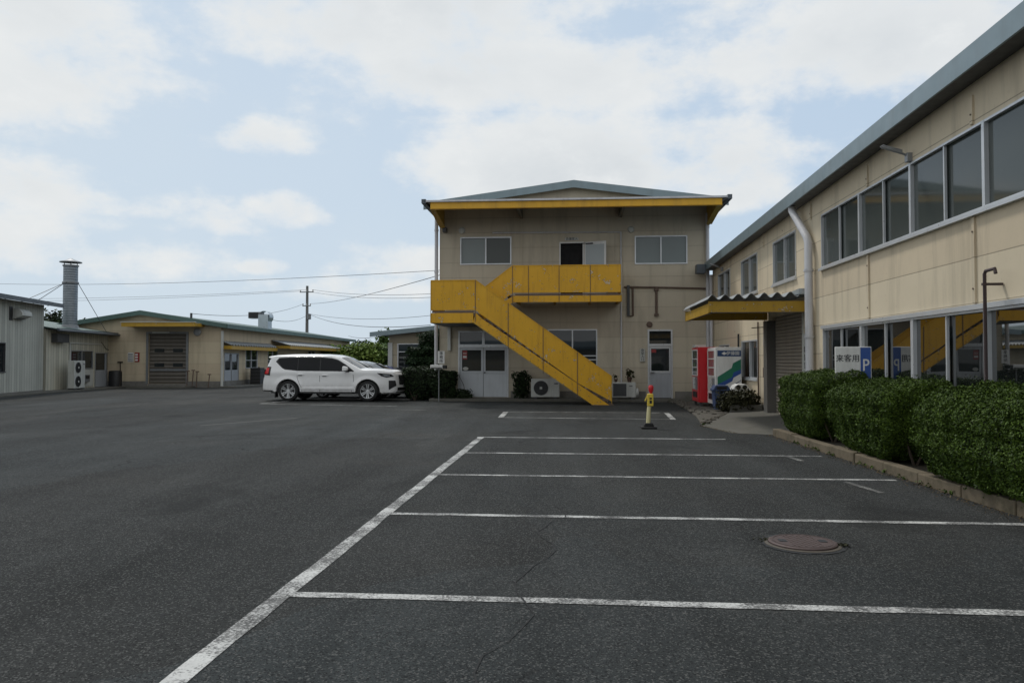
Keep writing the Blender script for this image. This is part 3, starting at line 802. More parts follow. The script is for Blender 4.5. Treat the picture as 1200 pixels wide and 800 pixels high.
# wall signs (things of their own)
def wall_sign(name, label, P, u0, u1, z0, z1, s, size, col='white', vertical=False, place=None, tc='text', d0=.012, d1=.03):
    t = thing(name, label, 'sign', P((u0+u1)/2, z0, d0))
    m = MB(); m.boxP(P, u0, u1, z0, z1, d0, d1); m.build('board', col, t)
    if s:
        x = MB(); n = len(s)
        if vertical:
            st = (z1-z0)/(n+.25)
            for i, ch in enumerate(s):
                zc = z1-st*(i+.62); text_into(x, ch, size, lambda a, b, c: P((u0+u1)/2+a, zc+b, d1+.002+c))
        else:
            text_into(x, s, size, lambda a, b, c: P((u0+u1)/2+a, (z0+z1)/2+b, d1+.002+c))
        x.build('lettering', tc, t)
    return t
wall_sign('door_sign', 'small pale plate with four dark characters above the open upstairs door', F, -.22, .30, 6.10, 6.20, '会議室入', .115, 'offwhite')
wall_sign('door_sign', 'narrow white upright plate on the wall left of the single grey door', F, 2.60, 2.79, 1.48, 1.97, '食堂入口', .115, 'offwhite', True, d0=.03, d1=.05)

# ================================================================== yellow outside staircase
stc = thing('outside_staircase', 'yellow painted steel outside staircase with solid sheet guards, chipped and rusting', 'staircase', (-1.5, 26.3, 0))
YF, YB, YW = 26.30, 27.60, 29.15
SL = .711
def zl(x): return 4.27-(x+3.27)*SL               # top of the lower guard
GH = 1.03
def panel(pts, y, name='guard_panel', mat='yellow', t=.035, tr=True):
    m = MB(); m.prism(pts, 'y', y, y+t)
    if tr:                                          # top rail and seam flats
        (xa, za), (xb, zb) = pts[-1], pts[-2]
        m.prism([(xa, za), (xb, zb), (xb, zb+.035), (xa, za+.035)], 'y', y-.015, y+t+.015)
    return m.build(name, mat, stc)
# lower landing guard + sloping guard in panels
panel([(-4.84, 3.26), (-3.29, 3.26), (-3.29, 4.27), (-4.84, 4.27)], YF)
for a, b in ((-3.285, -2.15), (-2.145, -.95), (-.945, .22), (.225, 1.38)):
    panel([(a, zl(a)-GH), (b, max(.13, zl(b)-GH)), (b, zl(b)), (a, zl(a))], YF)
    panel([(a, zl(a)-GH+.16), (b, max(.3, zl(b)-GH+.16)), (b, zl(b)), (a, zl(a))], YB-.13)
# seam posts
for x, za, zb in [(-4.84, 2.82, 4.28), (-3.287, 2.86, 4.29)] + [(x, zl(x)-GH-.52, zl(x)+.02) for x in (-2.147, -.947, .222)] + [(1.38, .05, zl(1.38)+.02)]:
    m = MB(); m.box(x-.010, x+.010, YF-.018, YF+.0, za, zb); m.build('guard_post', 'rust' if -4.5 < x < 1 else 'yellow_rust', stc)
# stringers
for y in (YF+.01, YB-.14):
    m = MB(); lo = 1.57; hi = 1.16
    m.prism([(-3.38, 2.83), (-3.27, 3.16), (-3.05, zl(-3.05)-hi), (1.28, max(.02, zl(1.28)-hi)), (1.30, .01), (.72, .01)], 'y', y, y+.05)
    m.build('stringer', 'yellow' if y < 27 else 'tread', stc)  # far stringer is tread brown, putting the gap's shade and rust into colour
    m = MB(); m.prism([(-3.38, 2.83), (.72, .01), (.72, .03), (-3.36, 2.86)], 'y', y-.02, y+.09); m.build('stringer_flange', 'yellow_rust', stc)
# landing edge beams and floor
m = MB(); m.box(-4.86, -3.36, YF+.005, YF+.045, 2.82, 3.16); m.build('landing_beam', 'yellow', stc)
m = MB(); m.box(-4.86, -4.82, YF+.05, YW, 2.82, 3.16); m.build('landing_beam', 'yellow_rust', stc)
m = MB(); m.box(-4.84, -3.22, YF+.05, YW, 3.06, 3.15); m.build('landing_floor', 'tread', stc)
m = MB(); m.box(-4.84, -3.2, YF+.055, YW, 2.81, 2.86); m.box(-4.0, -3.92, YF+.055, YW, 2.86, 3.06); m.build('landing_underside', 'darkgrey', stc)
m = MB(); m.box(-4.86, -4.825, YF+.04, YW, 3.26, 4.27); m.build('guard_panel', 'yellow', stc)
m = MB(); m.box(-4.8, -3.35, YF+.012, YF+.03, 3.165, 3.225); m.build('kick_strip', 'rust', stc)
# treads
n = 17
for i in range(n):
    x1 = -3.22+4.45*(i+1)/n; z = 3.12-3.12*(i+1)/(n+1)
    m = MB(); m.box(x1-.27, x1+.03, YF+.07, YB-.15, z-.04, z); m.box(x1+.0, x1+.03, YF+.07, YB-.15, z-.09, z-.04); m.build('tread', 'tread', stc)
# bolt heads along the outer sheets
for k in range(16):
    x = -3.1+k*.285
    for dz in (-.12, .09):
        m = MB(); m.lathe([(.014, 0), (.014, .012), (0, .015)], (x, YF+.008, zl(x)-1.30+dz), 8, 'y'); m.v = [(a, 2*(YF+.008)-b, c) for a, b, c in m.v]; m.build('bolt', 'rust', stc)
m = MB(); m.box(.70, 1.45, YF-.03, YB-.05, .0, .012); m.build('base_plate', 'rust', stc)
# upper flight (four steps) and upper landing
for k in range(4):
    x0 = -3.1+k*.26; z = 3.15+.18*(k+1)
    m = MB(); m.box(x0, x0+.3, YB+.08, YW, z-.04, z); m.build('tread', 'tread', stc)
def zu(x): return 3.95-(-2.1-x)*.76
panel([(-3.3, zu(-3.3)+.01), (-2.1, 3.95), (-2.1, 4.92), (-3.3, zu(-3.3)+.97)], YB)
for a, b in ((-2.095, -1.52), (-1.515, -.42), (-.415, .70), (.705, 1.80)):
    panel([(a, 3.96), (b, 3.96), (b, 4.92), (a, 4.92)], YB)
for x in (-2.097, -1.517, -.417, .702, 1.79):
    m = MB(); m.box(x-.009, x+.009, YB-.018, YB, 3.62, 4.94); m.build('guard_post', 'rust' if x < 1.7 else 'yellow_rust', stc)
m = MB(); m.prism([(-3.2, 2.95), (-2.06, 3.63), (-2.06, 3.86), (-3.2, 3.16)], 'y', YB+.01, YB+.05); m.build('stringer', 'yellow', stc)
m = MB(); m.box(-2.055, 1.82, YB+.01, YB+.05, 3.62, 3.85); m.build('landing_beam', 'yellow', stc)
m = MB(); m.box(-2.055, 1.82, YB+.055, YW, 3.76, 3.86); m.build('landing_floor', 'tread', stc)
m = MB(); m.box(-2.0, 1.76, YB+.03, YB+.046, 3.87, 3.92); m.build('kick_strip', 'rust', stc)
for x in (-1.95, -.6, .7, 1.75):
    m = MB(); m.box(x-.04, x+.04, YB+.06, YW+.1, 3.63, 3.755); m.build('cross_beam', 'yellow_rust', stc)
m = MB(); m.box(1.765, 1.80, YB+.04, YW, 3.96, 4.92); m.build('guard_panel', 'yellow', stc)
# ================================================================== long building on the right
b2 = thing('factory_building', 'long cream panel building on the right with ribbon windows and a roller shutter', 'building', (5.3, 16, 0))
RWX = 5.3; P = Fx(RWX); YE, YN = 29.2, -7.0
up = []; y = 16.65
while y > -4: up.append((y-2.14, y, 3.45, 4.59)); y -= 2.14
ups = [(18.50, 20.55, 3.47, 4.60), (22.25, 24.35, 3.47, 4.60), (26.0, 28.1, 3.47, 4.60)]
lo = []; y = 16.60
while y > -4: lo.append((y-2.12, y, .85, 2.17)); y -= 2.12
los = [(22.28, 24.35, .98, 2.12), (26.2, 28.0, 1.1, 2.07)]
shut = (18.0, 20.72, .12, 2.66)
holes = [(up[-1][0], up[0][1], 3.45, 4.59), (lo[-1][0], lo[0][1], .85, 2.17)] + ups + los + [shut]
w = MB(); sheet(w, P, YN, YE, 0, 4.98, holes, .14); w.face([P(YN, 4.98), P(YE, 4.98), P(YE, 5.02), P(YN, 5.45)])
w.face([(RWX, YN, 0), (RWX+18, YN, 0), (RWX+18, YN, 5), (RWX+9, YN, 6.2), (RWX, YN, 5)])
w.face([(RWX, YE, 0), (RWX+18, YE, 0), (RWX+18, YE, 5), (RWX+9, YE, 6.2), (RWX, YE, 5)])
w.face([(RWX+18, YN, 0), (RWX+18, YE, 0), (RWX+18, YE, 5), (RWX+18, YN, 5)])
w.build('wall', 'wall_r', b2)
for h in holes:
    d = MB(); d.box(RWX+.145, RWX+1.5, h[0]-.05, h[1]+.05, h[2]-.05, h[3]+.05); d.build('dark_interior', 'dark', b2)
fd = MB()
for a, b in ((YN, 17.95), (20.8, YE-.05)): fd.box(RWX-.022, RWX+.1, a, b, 0, .30)
fd.build('foundation', 'found', b2)
for yy in (3.3, 6.9, 10.5, 14.1, 17.35, 21.5):
    for a, b in ((2.25, 3.39), (4.62, 5.0)):
        fl = MB(); fl.box(RWX-.028, RWX+.01, yy-.035, yy+.035, a, b); fl.build('panel_flashing', M['wall_r'], b2)
bt = MB()
for yy in (3.3, 6.9, 10.5, 14.1, 17.35, 19.55, 21.5, 25.2):
    for z in (2.45, 3.2, 4.75): bt.lathe([(.013, 0), (.013, .008), (0, .011)], (0, 0, 0), 8, 'x'); bt.v[-24:] = [(RWX-.03-a, b+yy, c+z) for a, b, c in bt.v[-24:]]
bt.build('panel_bolts', 'rust', b2)
for h in up: window(b2, P, h[0], h[1], h[2], h[3], 2, 'glass_up', fw=.032, dep=.04)
for h in ups: window(b2, P, *h, 2, 'glass_up', fw=.045)
for h in lo: window(b2, P, h[0], h[1], h[2], h[3], 2, 'glass_low', fw=.034, dep=.04)
for h in los: window(b2, P, *h, 2, 'glass_low', fw=.045)
sl = MB()
sl.boxP(P, up[-1][0]-.05, up[0][1]+.05, 3.40, 3.45, -.02, .07); sl.boxP(P, lo[-1][0]-.05, lo[0][1]+.06, .80, .85, -.02, .08)
sl.boxP(P, lo[-1][0]-.05, lo[0][1]+.06, 2.172, 2.24, -.02, .045)
for h in ups+los: sl.boxP(P, h[0]-.04, h[1]+.04, h[2]-.05, h[2], -.02, .06)
sl.build('window_sill', 'alu', b2)
for hs_, wd in ((up, .033), (lo, .045)):
    for h in hs_:
        mu = MB(); mu.boxP(P, h[0]-wd, h[0]+wd, h[2]+.002, h[3]-.002, -.04, .022); mu.build('window_mullion', 'alu', b2)
# roller shutter, its guides and the housing post
s_ = MB(); s_.boxP(P, shut[0]+.06, shut[1]-.06, shut[2], shut[3], -.10, -.07); s_.build('roller_shutter', 'shutter', b2)
q = MB(); q.boxP(P, shut[0]-.02, shut[0]+.06, shut[2], shut[3], -.12, .02); q.build('shutter_guide', 'offwhite', b2)
q = MB(); q.boxP(P, shut[1]-.06, shut[1]+.30, 0.1, shut[3]-.1, -.10, .16); q.build('shutter_guide', 'postgrey', b2)
# eaves: fascia, gutter lip, soffit, roof
EX = 5.0; ez = lambda yy: 5.44-(yy-8.8)*.0155      # eaves fall a little towards the far end
def eaves(x0, x1, a0, a1, b0=None, b1=None):
    m = MB(); b0 = a0 if b0 is None else b0; b1 = a1 if b1 is None else b1; v = []
    for yy in (YN, YE-.1):
        v += [(x0, yy, ez(yy)+a0), (x1, yy, ez(yy)+b0), (x1, yy, ez(yy)+b1), (x0, yy, ez(yy)+a1)]
    return m.add(v, [(0, 1, 2, 3), (7, 6, 5, 4), (0, 4, 5, 1), (1, 5, 6, 2), (2, 6, 7, 3), (3, 7, 4, 0)])
r = eaves(EX, RWX+9, -.05, 0, 1.55, 1.6); r.add(*(lambda q: (q.v, q.f))(eaves(RWX+18.6, RWX+9.002, -.05, 0, 1.55, 1.6)))
r.build('roof', 'roof_blue', b2)
q = eaves(EX-.035, EX-.002, -.27, .015); q.build('eaves_fascia', 'fascia_blue', b2)
q = eaves(EX, RWX-.002, -.25, -.22); q.build('soffit', 'darkgrey', b2)
q = MB(); q.box(4.62, 4.95, YE-.6, YE-.2, 4.72, 5.06); q.build('gutter_box', 'fascia_dark', b2, bevel=.02)
# downpipe with a swan neck
p = MB(); p.tube([(5.08, 18.05, 5.1), (5.08, 18.03, 4.95), (5.10, 17.95, 4.85), (5.17, 17.25, 4.22), (5.17, 17.15, 4.08), (5.17, 17.15, .1)], .085, 14)
for z in (2.0, 3.45): p.lathe([(.105, z), (.105, z+.05)], (5.17, 17.15, 0), 14)
p.build('downpipe', 'pipe', b2, smooth=True)
p = MB(); p.tube([(5.2, 28.95, 4.7), (5.2, 28.95, 2.0)], .06, 10); p.build('downpipe', 'pipe', b2, smooth=True)
# eaves lamps on arms
for (yy, z) in ((12.35, 4.72), (27.2, 4.75)):
    p = MB(); p.box(5.22, 5.31, yy-.05, yy+.05, z-.12, z+.02); p.tube([(5.25, yy, z-.02), (5.12, yy, z+.04)], .018, 8)
    p.prism([(5.16, z+.01), (4.86, z+.11), (4.84, z+.14), (4.88, z+.155), (5.16, z+.07)], 'y', yy-.035, yy+.035)
    p.build('arm_lamp', 'alu_dark', b2, bevel=.008)
# electrical cabinet and small plates by the shutter
t = MB(); t.boxP(P, 17.48, 17.90, 1.15, 2.12, .0, .06); eb = t.build('wall_cabinet', 'offwhite', b2, bevel=.008)
x = MB()
for i, ch in enumerate('電気室'): text_into(x, ch, .16, lambda a, b, c: P(17.69-a, 1.75-i*.18+b, .063+c))
x.build('lettering', 'text', eb)
t = MB(); t.boxP(P, 21.35, 21.62, 1.93, 2.16, 0, .02); t.build('small_plate', 'white', b2)
t = MB(); t.boxP(P, 21.30, 21.55, 1.05, 1.32, 0, .05); t.build('switch_box', 'rust', b2)
p = MB(); p.tube([(5.24, 24.55, .1), (5.24, 24.55, 2.35)], .03, 8); p.build('wall_pipe', 'black', b2, smooth=True)
p = MB(); p.tube([(5.26, 22.1, .1), (5.26, 22.1, 2.6)], .022, 8); p.build('wall_pipe', 'rust', b2, smooth=True)
p = MB(); p.tube([(5.28, 21.3, 2.42), (4.9, 21.3, 2.40)], .014, 6); p.build('wall_hook', 'black', b2)

# corrugated canopy over the shutter (part of the building)
CX0, CX1, CY0, CY1 = 3.10, 5.28, 17.6, 21.15
zs = lambda x: 2.93+(x-CX0)*.035
m = MB(); n = 96; ny = 3; vs = []; t = .012
for layer in (0, 1):
    for j in range(ny+1):
        yy = CY0-.10+(CY1-CY0+.2)*j/ny
        for i in range(n+1):
            xx = CX0-.06+(CX1-CX0+.05)*i/n
            vs.append((xx, yy, zs(xx)+.055*math.sin((xx-CX0)*2*math.pi/.285)-layer*t-.01*j/ny))
W_ = n+1; N_ = W_*(ny+1)
fs = [(l*N_+j*W_+i, l*N_+j*W_+i+1, l*N_+(j+1)*W_+i+1, l*N_+(j+1)*W_+i) for l in (0, 1) for j in range(ny) for i in range(n)]
fs += [(j*W_+i, j*W_+i+1, N_+j*W_+i+1, N_+j*W_+i) for j in (0, ny) for i in range(n)]
m.add(vs, fs); cv = m.build('shutter_canopy', 'corr', b2, smooth=True)
for nm, bx in (('canopy_beam', (CX0, CX1, CY0, CY0+.04, 2.60, 2.845)), ('canopy_beam', (CX0, CX0+.04, CY0+.042, CY1, 2.58, 2.80)), ('canopy_beam', (CX0, CX1, CY1-.04, CY1, 2.60, 2.84))):
    q = MB(); q.box(*bx); q.build(nm, 'yellow_rust', cv)
q = MB(); q.box(CX0+.03, CX0+.1, CY0+.045, CY1-.045, 2.582, 2.60); q.box(CX0+.045, CX1, CY0-.02, CY0+.06, 2.585, 2.60)
for yy in (18.4, 19.2, 20.0): q.box(CX0+.05, CX1, yy-.03, yy+.03, 2.74, 2.83)
q.build('canopy_purlins', 'darkgrey', cv)
q = MB(); q.prism([(17.45, 2.98), (17.45, 3.12), (20.8, 3.06), (20.8, 2.95)], 'x', 5.24, 5.262); q.prism([(17.45, 2.985), (18.7, 3.02), (18.7, 3.06), (17.45, 3.11)], 'x', 5.05, 5.239)
q.build('wall_flashing', 'flash', cv)

# water standpipe of brown pipe in the bed
sp = thing('standpipe', 'thin brown upright pipe with a hooked top rising from behind the nearest hedge', 'pipe', (5.08, 9.85, .09))
p = MB(); p.tube([(5.08, 9.85, .05), (5.08, 9.85, 2.57), (5.08, 9.82, 2.605), (5.08, 9.62, 2.61), (5.08, 9.60, 2.55)], .021, 10); p.build('pipe', 'brownpipe', sp, smooth=True)
p = MB(); p.box(5.05, 5.29, 9.83, 9.87, 2.43, 2.46); p.build('bracket', 'brownpipe', sp)

# visitor parking sign box
vs_ = thing('parking_sign', 'white box sign with dark characters and a blue P panel behind the hedge', 'sign', (4.93, 13.85, .09), R(-14))
def LS(m, *a, **k): return m.build(*a, world=False, **k)
m = MB(); m.box(-.30, .28, -.05, .09, .93, 1.66); LS(m, 'sign_box', 'white', vs_, bevel=.008)
m = MB(); m.box(-.295, .10, -.058, -.051, 1.12, 1.645); LS(m, 'white_panel', 'white', vs_)
m = MB(); m.box(.105, .265, -.060, -.051, .96, 1.645); LS(m, 'blue_panel', 'blue', vs_)
m = MB(); text_into(m, '来客用', .138, lambda a, b, c: (-.10+a*.93, -.0605-c, 1.45+b)); LS(m, 'lettering', 'text', vs_)
m = MB(); text_into(m, 'P', .30, lambda a, b, c: (.187+a*.75, -.0625-c, 1.33+b)); LS(m, 'parking_letter', 'white', vs_)
m = MB()
for i in range(9): m.box(-.20+i*.031, -.176+i*.031, -.0535, -.0505, 1.045, 1.082)
m.box(-.245, -.222, -.0535, -.0505, 1.035, 1.092); LS(m, 'small_lettering', 'text', vs_)
m = MB()
for x in (-.2, .2): m.box(x-.02, x+.02, 0, .04, 0, .93)
LS(m, 'sign_legs', 'grey', vs_)

# ------------------------------------------------------------------ vending machines
def vending(name, label, x0, y0, y1, h, side, front, striped):
    t = thing(name, label, 'vending machine', (x0+.4, (y0+y1)/2, .10)); zb = .12; D = .80 if not striped else .78
    x1 = x0+D
    m = MB(); m.box(x0+.05, x1, y0, y1, zb+.05, zb+h); bd = m.build('cabinet', side, t, bevel=.012)
    P2 = Fx(x0)
    m = MB(); m.boxP(P2, y0+.005, y1-.005, zb+.06, zb+h-.01, -.049, .0); dr = m.build('front_door', front, t, bevel=.01)
    # display window with rows of drinks
    m = MB(); m.boxP(P2, y0+.13, y1-.13, zb+.92, zb+h-.10, -.002, .006); m.build('display_window', 'product', dr)
    m = MB()
    for z in (zb+.90, zb+1.16, zb+1.43, zb+h-.11): m.boxP(P2, y0+.11, y1-.11, z, z+.035, .0, .02)
    for yy in (y0+.09, y1-.13): m.boxP(P2, yy, yy+.04, zb+.90, zb+h-.08, .0, .02)
    m.build('display_frame', 'white', dr)
    m = MB(); m.boxP(P2, y0+.15, y0+.42, zb+.45, zb+.86, 0, .03); m.build('coin_panel', 'grey', dr)
    m = MB(); m.boxP(P2, y0+.50, y1-.14, zb+.46, zb+.86, 0, .012); m.build('poster', 'offwhite', dr)
    m = MB(); m.boxP(P2, y0+.25, y1-.25, zb+.20, zb+.38, 0, .02); m.build('pickup_flap', 'black', dr)
    m = MB(); m.tube([P2(y0+.45, zb+.80, .02), P2(y0+.45, zb+.80, .07), P2(y0+.45, zb+.62, .07), P2(y0+.45, zb+.62, .02)], .018, 8); m.build('lever', 'chrome', dr)
    for xx in (x0+.1, x1-.1):
        for yy in (y0+.1, y1-.1):
            m = MB(); m.box(xx-.04, xx+.04, yy-.04, yy+.04, .04, zb+.05); m.build('foot', 'darkgrey', t)
    return t, bd, x1
tw, bw, xw = vending('vending_machine', 'white drink vending machine with blue and green stripes on its side', 4.35, 23.6, 24.95, 1.80, 'white', 'white', True)
Ps = Fy(23.6)
W0, Z0 = 4.41, .12
def sp_(a, b): return (W0+a*.70, Z0+b*1.8)      # side panel coordinates 0..1
def side_band(pts, name, mat, d):
    m = MB(); m.prism([sp_(*q) for q in pts], 'y', 23.6-d, 23.6-d+.0025); return m.build(name, mat, bw)
side_band([(0, .845), (1, .845), (1, .945), (0, .945)], 'header_band', 'navy', .0035)
side_band([(0, .50), (.60, .65), (.66, .73), (1, .80), (1, .63), (.68, .575), (.62, .50), (0, .375)], 'green_stripe', 'green_band', .0035)
side_band([(0, .375), (.62, .50), (.68, .575), (1, .63), (1, .56), (.68, .49), (.62, .43), (0, .30)], 'blue_stripe', 'blue', .0035)
side_band([(.35, .27), (.70, .38), (1, .45), (1, .44), (.70, .365), (.35, .255)], 'thin_stripe', 'navy', .0035)
m = MB(); text_into(m, '伊藤園', .125, lambda a, b, c: (W0+.46+a*1.05, 23.594-c, Z0+1.8*.895+b)); m.build('lettering', 'white', bw)
m = MB(); m.prism([(W0+.12, Z0+1.61), (W0+.20, Z0+1.66), (W0+.28, Z0+1.61), (W0+.20, Z0+1.56)], 'y', 23.592, 23.594); m.build('diamond_mark', 'white', bw)
tr, br, xr = vending('vending_machine', 'red drink vending machine standing beyond the white one', 4.09, 25.15, 26.4, 1.83, 'red', 'red', False)
m = MB(); m.box(4.06, 4.40, 25.5, 26.1, 1.955, 2.03); m.build('top_plate', 'offwhite', tr)

# recycling bins
bb = thing('recycling_bin', 'blue plastic recycling bin with open chute lid beside the striped machine', 'bin', (4.33, 22.75, .10))
m = MB(); m.prism([(4.16, .10), (4.50, .10), (4.55, .62), (4.11, .62)], 'y', 22.55, 22.98); m.build('bin_body', 'binblue', bb, bevel=.02)
m = MB(); m.prism([(4.08, .63), (4.58, .63), (4.58, .68), (4.50, .80), (4.16, .80), (4.08, .68)], 'y', 22.52, 23.01); ld = m.build('lid', 'binblue', bb, bevel=.02)
m = MB(); m.box(4.19, 4.47, 22.515, 22.53, .685, .765); m.build('chute_slot', 'black', ld)
gb = thing('recycling_bin', 'white rounded recycling bin with two round holes in its top, behind the low bush', 'bin', (4.86, 22.6, .10))
m = MB(); m.box(4.64, 5.08, 22.42, 22.86, .10, .60); m.build('bin_body', 'offwhite', gb, bevel=.04)
m = MB(); m.prism([(4.60, .61), (5.12, .61), (5.12, .68), (5.04, .80), (4.96, .84), (4.76, .84), (4.68, .80), (4.60, .68)], 'y', 22.40, 22.9); ld = m.build('lid', 'white', gb, bevel=.03)
for x in (4.77, 4.95):
    m = MB(); m.lathe([(.065, 0), (.065, .008), (0, .009)], (0, 0, 0), 16, 'y'); m.v = [(a+x, 22.398-b, c+.755) for a, b, c in m.v]; m.build('bin_hole', 'black', ld)
pl = thing('planter_block', 'low concrete block edging the bush beside the ramp', 'block', (4.75, 21.55, .1))
m = MB(); m.box(4.35, 5.20, 21.42, 21.60, .05, .30); m.build('block', 'concrete', pl, bevel=.015)

# low building across the yard, behind the camera: it is what the office door panes mirror
yb = thing('yard_building', 'low grey building across the yard, mirrored as a dark band in the office door panes', 'building', (-4, -34, 0))
w = MB(); w.box(-30, 14, -42, -34, 0, 3.0); w.build('wall', 'wall_m', yb)
w = MB(); w.prism([(-33.3, 2.9), (-33.3, 3.2), (-38, 4.0), (-42.7, 3.2), (-42.7, 2.9)], 'x', -30.8, 14.8); w.build('roof', 'roof_blue', yb)
for i in range(7):
    window(yb, lambda u, z, d=0: (u, -34+d, z), -28+i*6, -24.6+i*6, .9, 2.3, 2, 'glass', 'alu')
# ------------------------------------------------------------------ small things before the office
def ac_unit(label, x0, x1, y, z0, h, grill='fan', rz=0, fans=1, mat='offwhite', name='outdoor_unit'):
    W = x1-x0
    t = thing(name, label, 'air conditioner', ((x0+x1)/2, y, z0), rz)
    B = lambda m, *a, **k: m.build(*a, world=False, **k)
    m = MB(); m.box(-W/2, W/2, -.16, .16, .06, h); bd = B(m, 'casing', mat, t, bevel=.02)
    if grill == 'fan':
        for i in range(fans):
            zc = .06+(h-.06)*(i+.5)/fans; r = min(.27, (h-.1)/fans*.42); xc = -W/2+r+.10
            m = MB(); m.lathe([(r, 0), (r, .02), (r-.02, .025), (r-.02, .012), (0, .012)], (0, 0, 0), 28, 'y'); m.v = [(a+xc, -.16-b, c+zc) for a, b, c in m.v]
            f = B(m, 'fan_grill', 'darkgrey', t, smooth=True)
            m = MB()
            for q in range(4):
                rr = r*(.35+.17*q); m.lathe([(rr-.006, .026), (rr+.006, .026), (rr+.006, .032), (rr-.006, .032), (rr-.006, .026)], (0, 0, 0), 24, 'y')
            m.v = [(a+xc, -.16-b, c+zc) for a, b, c in m.v]
            for q in range(8):
                th = q*math.pi/4; m.tube([(xc+.05*math.cos(th), -.19, zc+.05*math.sin(th)), (xc+r*math.cos(th), -.187, zc+r*math.sin(th))], .005, 5)
            B(m, 'guard_rings', 'black', f)
            m = MB(); m.box(xc-.045, xc+.045, -.205, -.185, zc-.045, zc+.045); B(m, 'badge', mat, f)
        m = MB(); m.box(W/2-.20, W/2-.06, -.166, -.158, h-.20, h-.15); B(m, 'brand_plate', 'textgrey', t)
        m = MB(); m.box(W/2-.215, W/2-.21, -.164, -.158, .08, h-.02); B(m, 'panel_seam', 'grey', t)
    else:
        m = MB(); m.box(-W/2+.03, W*.10, -.168, -.158, .11, h-.05); B(m, 'coil_grill', 'darkgrey', t)
        m = MB(); m.box(W*.22, W*.36, -.166, -.158, h-.16, h-.12); B(m, 'brand_plate', 'textgrey', t)
        m = MB(); m.lathe([(.14, 0), (.14, .09), (.10, .12), (0, .12)], (0, 0, 0), 14, 'x'); m.v = [(W/2+a, b, c*1.2+.24) for a, b, c in m.v]; B(m, 'valve_cover', mat, t, smooth=True)
    for x in (-W*.35, W*.35):
        m = MB(); m.box(x-.05, x+.05, -.2, .2, 0, .06); B(m, 'foot', 'darkgrey', t)
    return t
ac_unit('white outdoor unit with one round fan under the slope of the yellow stairs', -1.48, -.42, 28.75, .10, .74)
ac_unit('pale outdoor unit with a dark grill on its left half, potted plants on top', 1.52, 2.38, 28.7, .10, .62, 'coil')

def pot_plant(label, x, y, z, s, n):
    t = thing('potted_plant', label, 'plant', (x, y, z))
    m = MB(); m.lathe([(.055*s, 0), (.08*s, .13*s), (.09*s, .13*s), (.09*s, .16*s), (.07*s, .16*s), (.0, .15*s)], (x, y, z), 14); m.build('pot', 'pot', t, smooth=True)
    p, nn = blob((x, y, z+.28*s), (.16*s, .14*s, .15*s), n, .5, .9, x); leaf_mesh('leaves', p, nn, .04*s, 'leaf_red', t)
pot_plant('small potted plant at the stair end of the outdoor unit', 1.66, 28.7, .72, .75, 60)
pot_plant('larger potted plant with drooping leaves on the right of the outdoor unit', 2.16, 28.7, .72, 1.15, 140)

# barrier stand
bs = thing('barrier_post', 'cream plastic post with a red head and yellow collar on a black rubber base', 'barrier post', (1.72, 17.3, 0))
X, Y = 1.72, 17.3; LN = .055                       # the post leans a little to the right
m = MB(); m.box(X-.17, X+.17, Y-.17, Y+.17, .0, .05); m.prism([(X-.12, .05), (X+.12, .05), (X+.085, .13), (X-.085, .13)], 'y', Y-.11, Y+.11); m.build('base', 'rubber', bs, bevel=.015)
m = MB(); m.tube([(X-.01, Y, .11), (X+.01, Y, .45), (X+LN*.6, Y, .55), (X+LN*.8, Y, .78)], [.048, .044, .04, .034], 18); m.build('post', 'cream', bs, smooth=True)
m = MB(); m.box(X+LN*.7-.066, X+LN*.7+.066, Y-.06, Y+.06, .50, .775); cl_ = m.build('collar', 'yplastic', bs, bevel=.015)
m = MB(); m.box(X+LN*.7-.022, X+LN*.7+.030, Y-.064, Y-.055, .56, .63); m.box(X+LN*.7-.022, X+LN*.7+.030, Y-.064, Y-.055, .65, .69); m.build('collar_slots', 'black', cl_)
m = MB(); m.prism([(X-.075, .60), (X-.045, .66), (X-.03, .72), (X-.045, .72), (X-.085, .62)], 'y', Y-.02, Y+.02); m.build('chain_hook', 'yplastic', cl_)
m = MB(); m.lathe([(.028, .775), (.036, .80), (.052, .84), (.058, .90), (.054, .94), (.038, .96), (0, .966)], (X+LN, Y, 0), 18); m.build('red_head', 'red', bs, smooth=True)

# manhole cover
mh = thing('manhole_cover', 'round rusty iron manhole cover set proud of the asphalt', 'manhole cover', (1.89, 6.5, 0))
m = MB(); m.lathe([(.300, .0), (.300, .008), (.276, .012), (.273, .012)], (1.89, 6.5, 0), 48); m.build('frame_ring', 'ironrim', mh)
m = MB(); m.lathe([(.270, .004), (.268, .022), (.255, .028), (0, .030)], (1.89, 6.5, 0), 48); cv_ = m.build('cover', 'iron', mh)
m = MB()
for sx in (-.16, .16): m.box(1.89+sx-.03, 1.89+sx+.03, 6.46, 6.54, .0285, .032)
m.build('lift_holes', 'black', cv_)
m = MB()
for rr in (.232,): m.lathe([(rr, .0285), (rr, .031), (rr+.006, .031), (rr+.006, .0285)], (1.89, 6.5, 0), 40)
for gx in range(-9, 10):
    for gy in range(-9, 10):
        if (gx+gy) % 2 == 0 and math.hypot(gx, gy)*.027 < .215 and abs(abs(gx*.027)-.16) > .04: m.box(1.89+gx*.027-.008, 1.89+gx*.027+.008, 6.5+gy*.027-.008, 6.5+gy*.027+.008, .0275, .0315)
m.build('raised_pattern', 'iron', cv_)
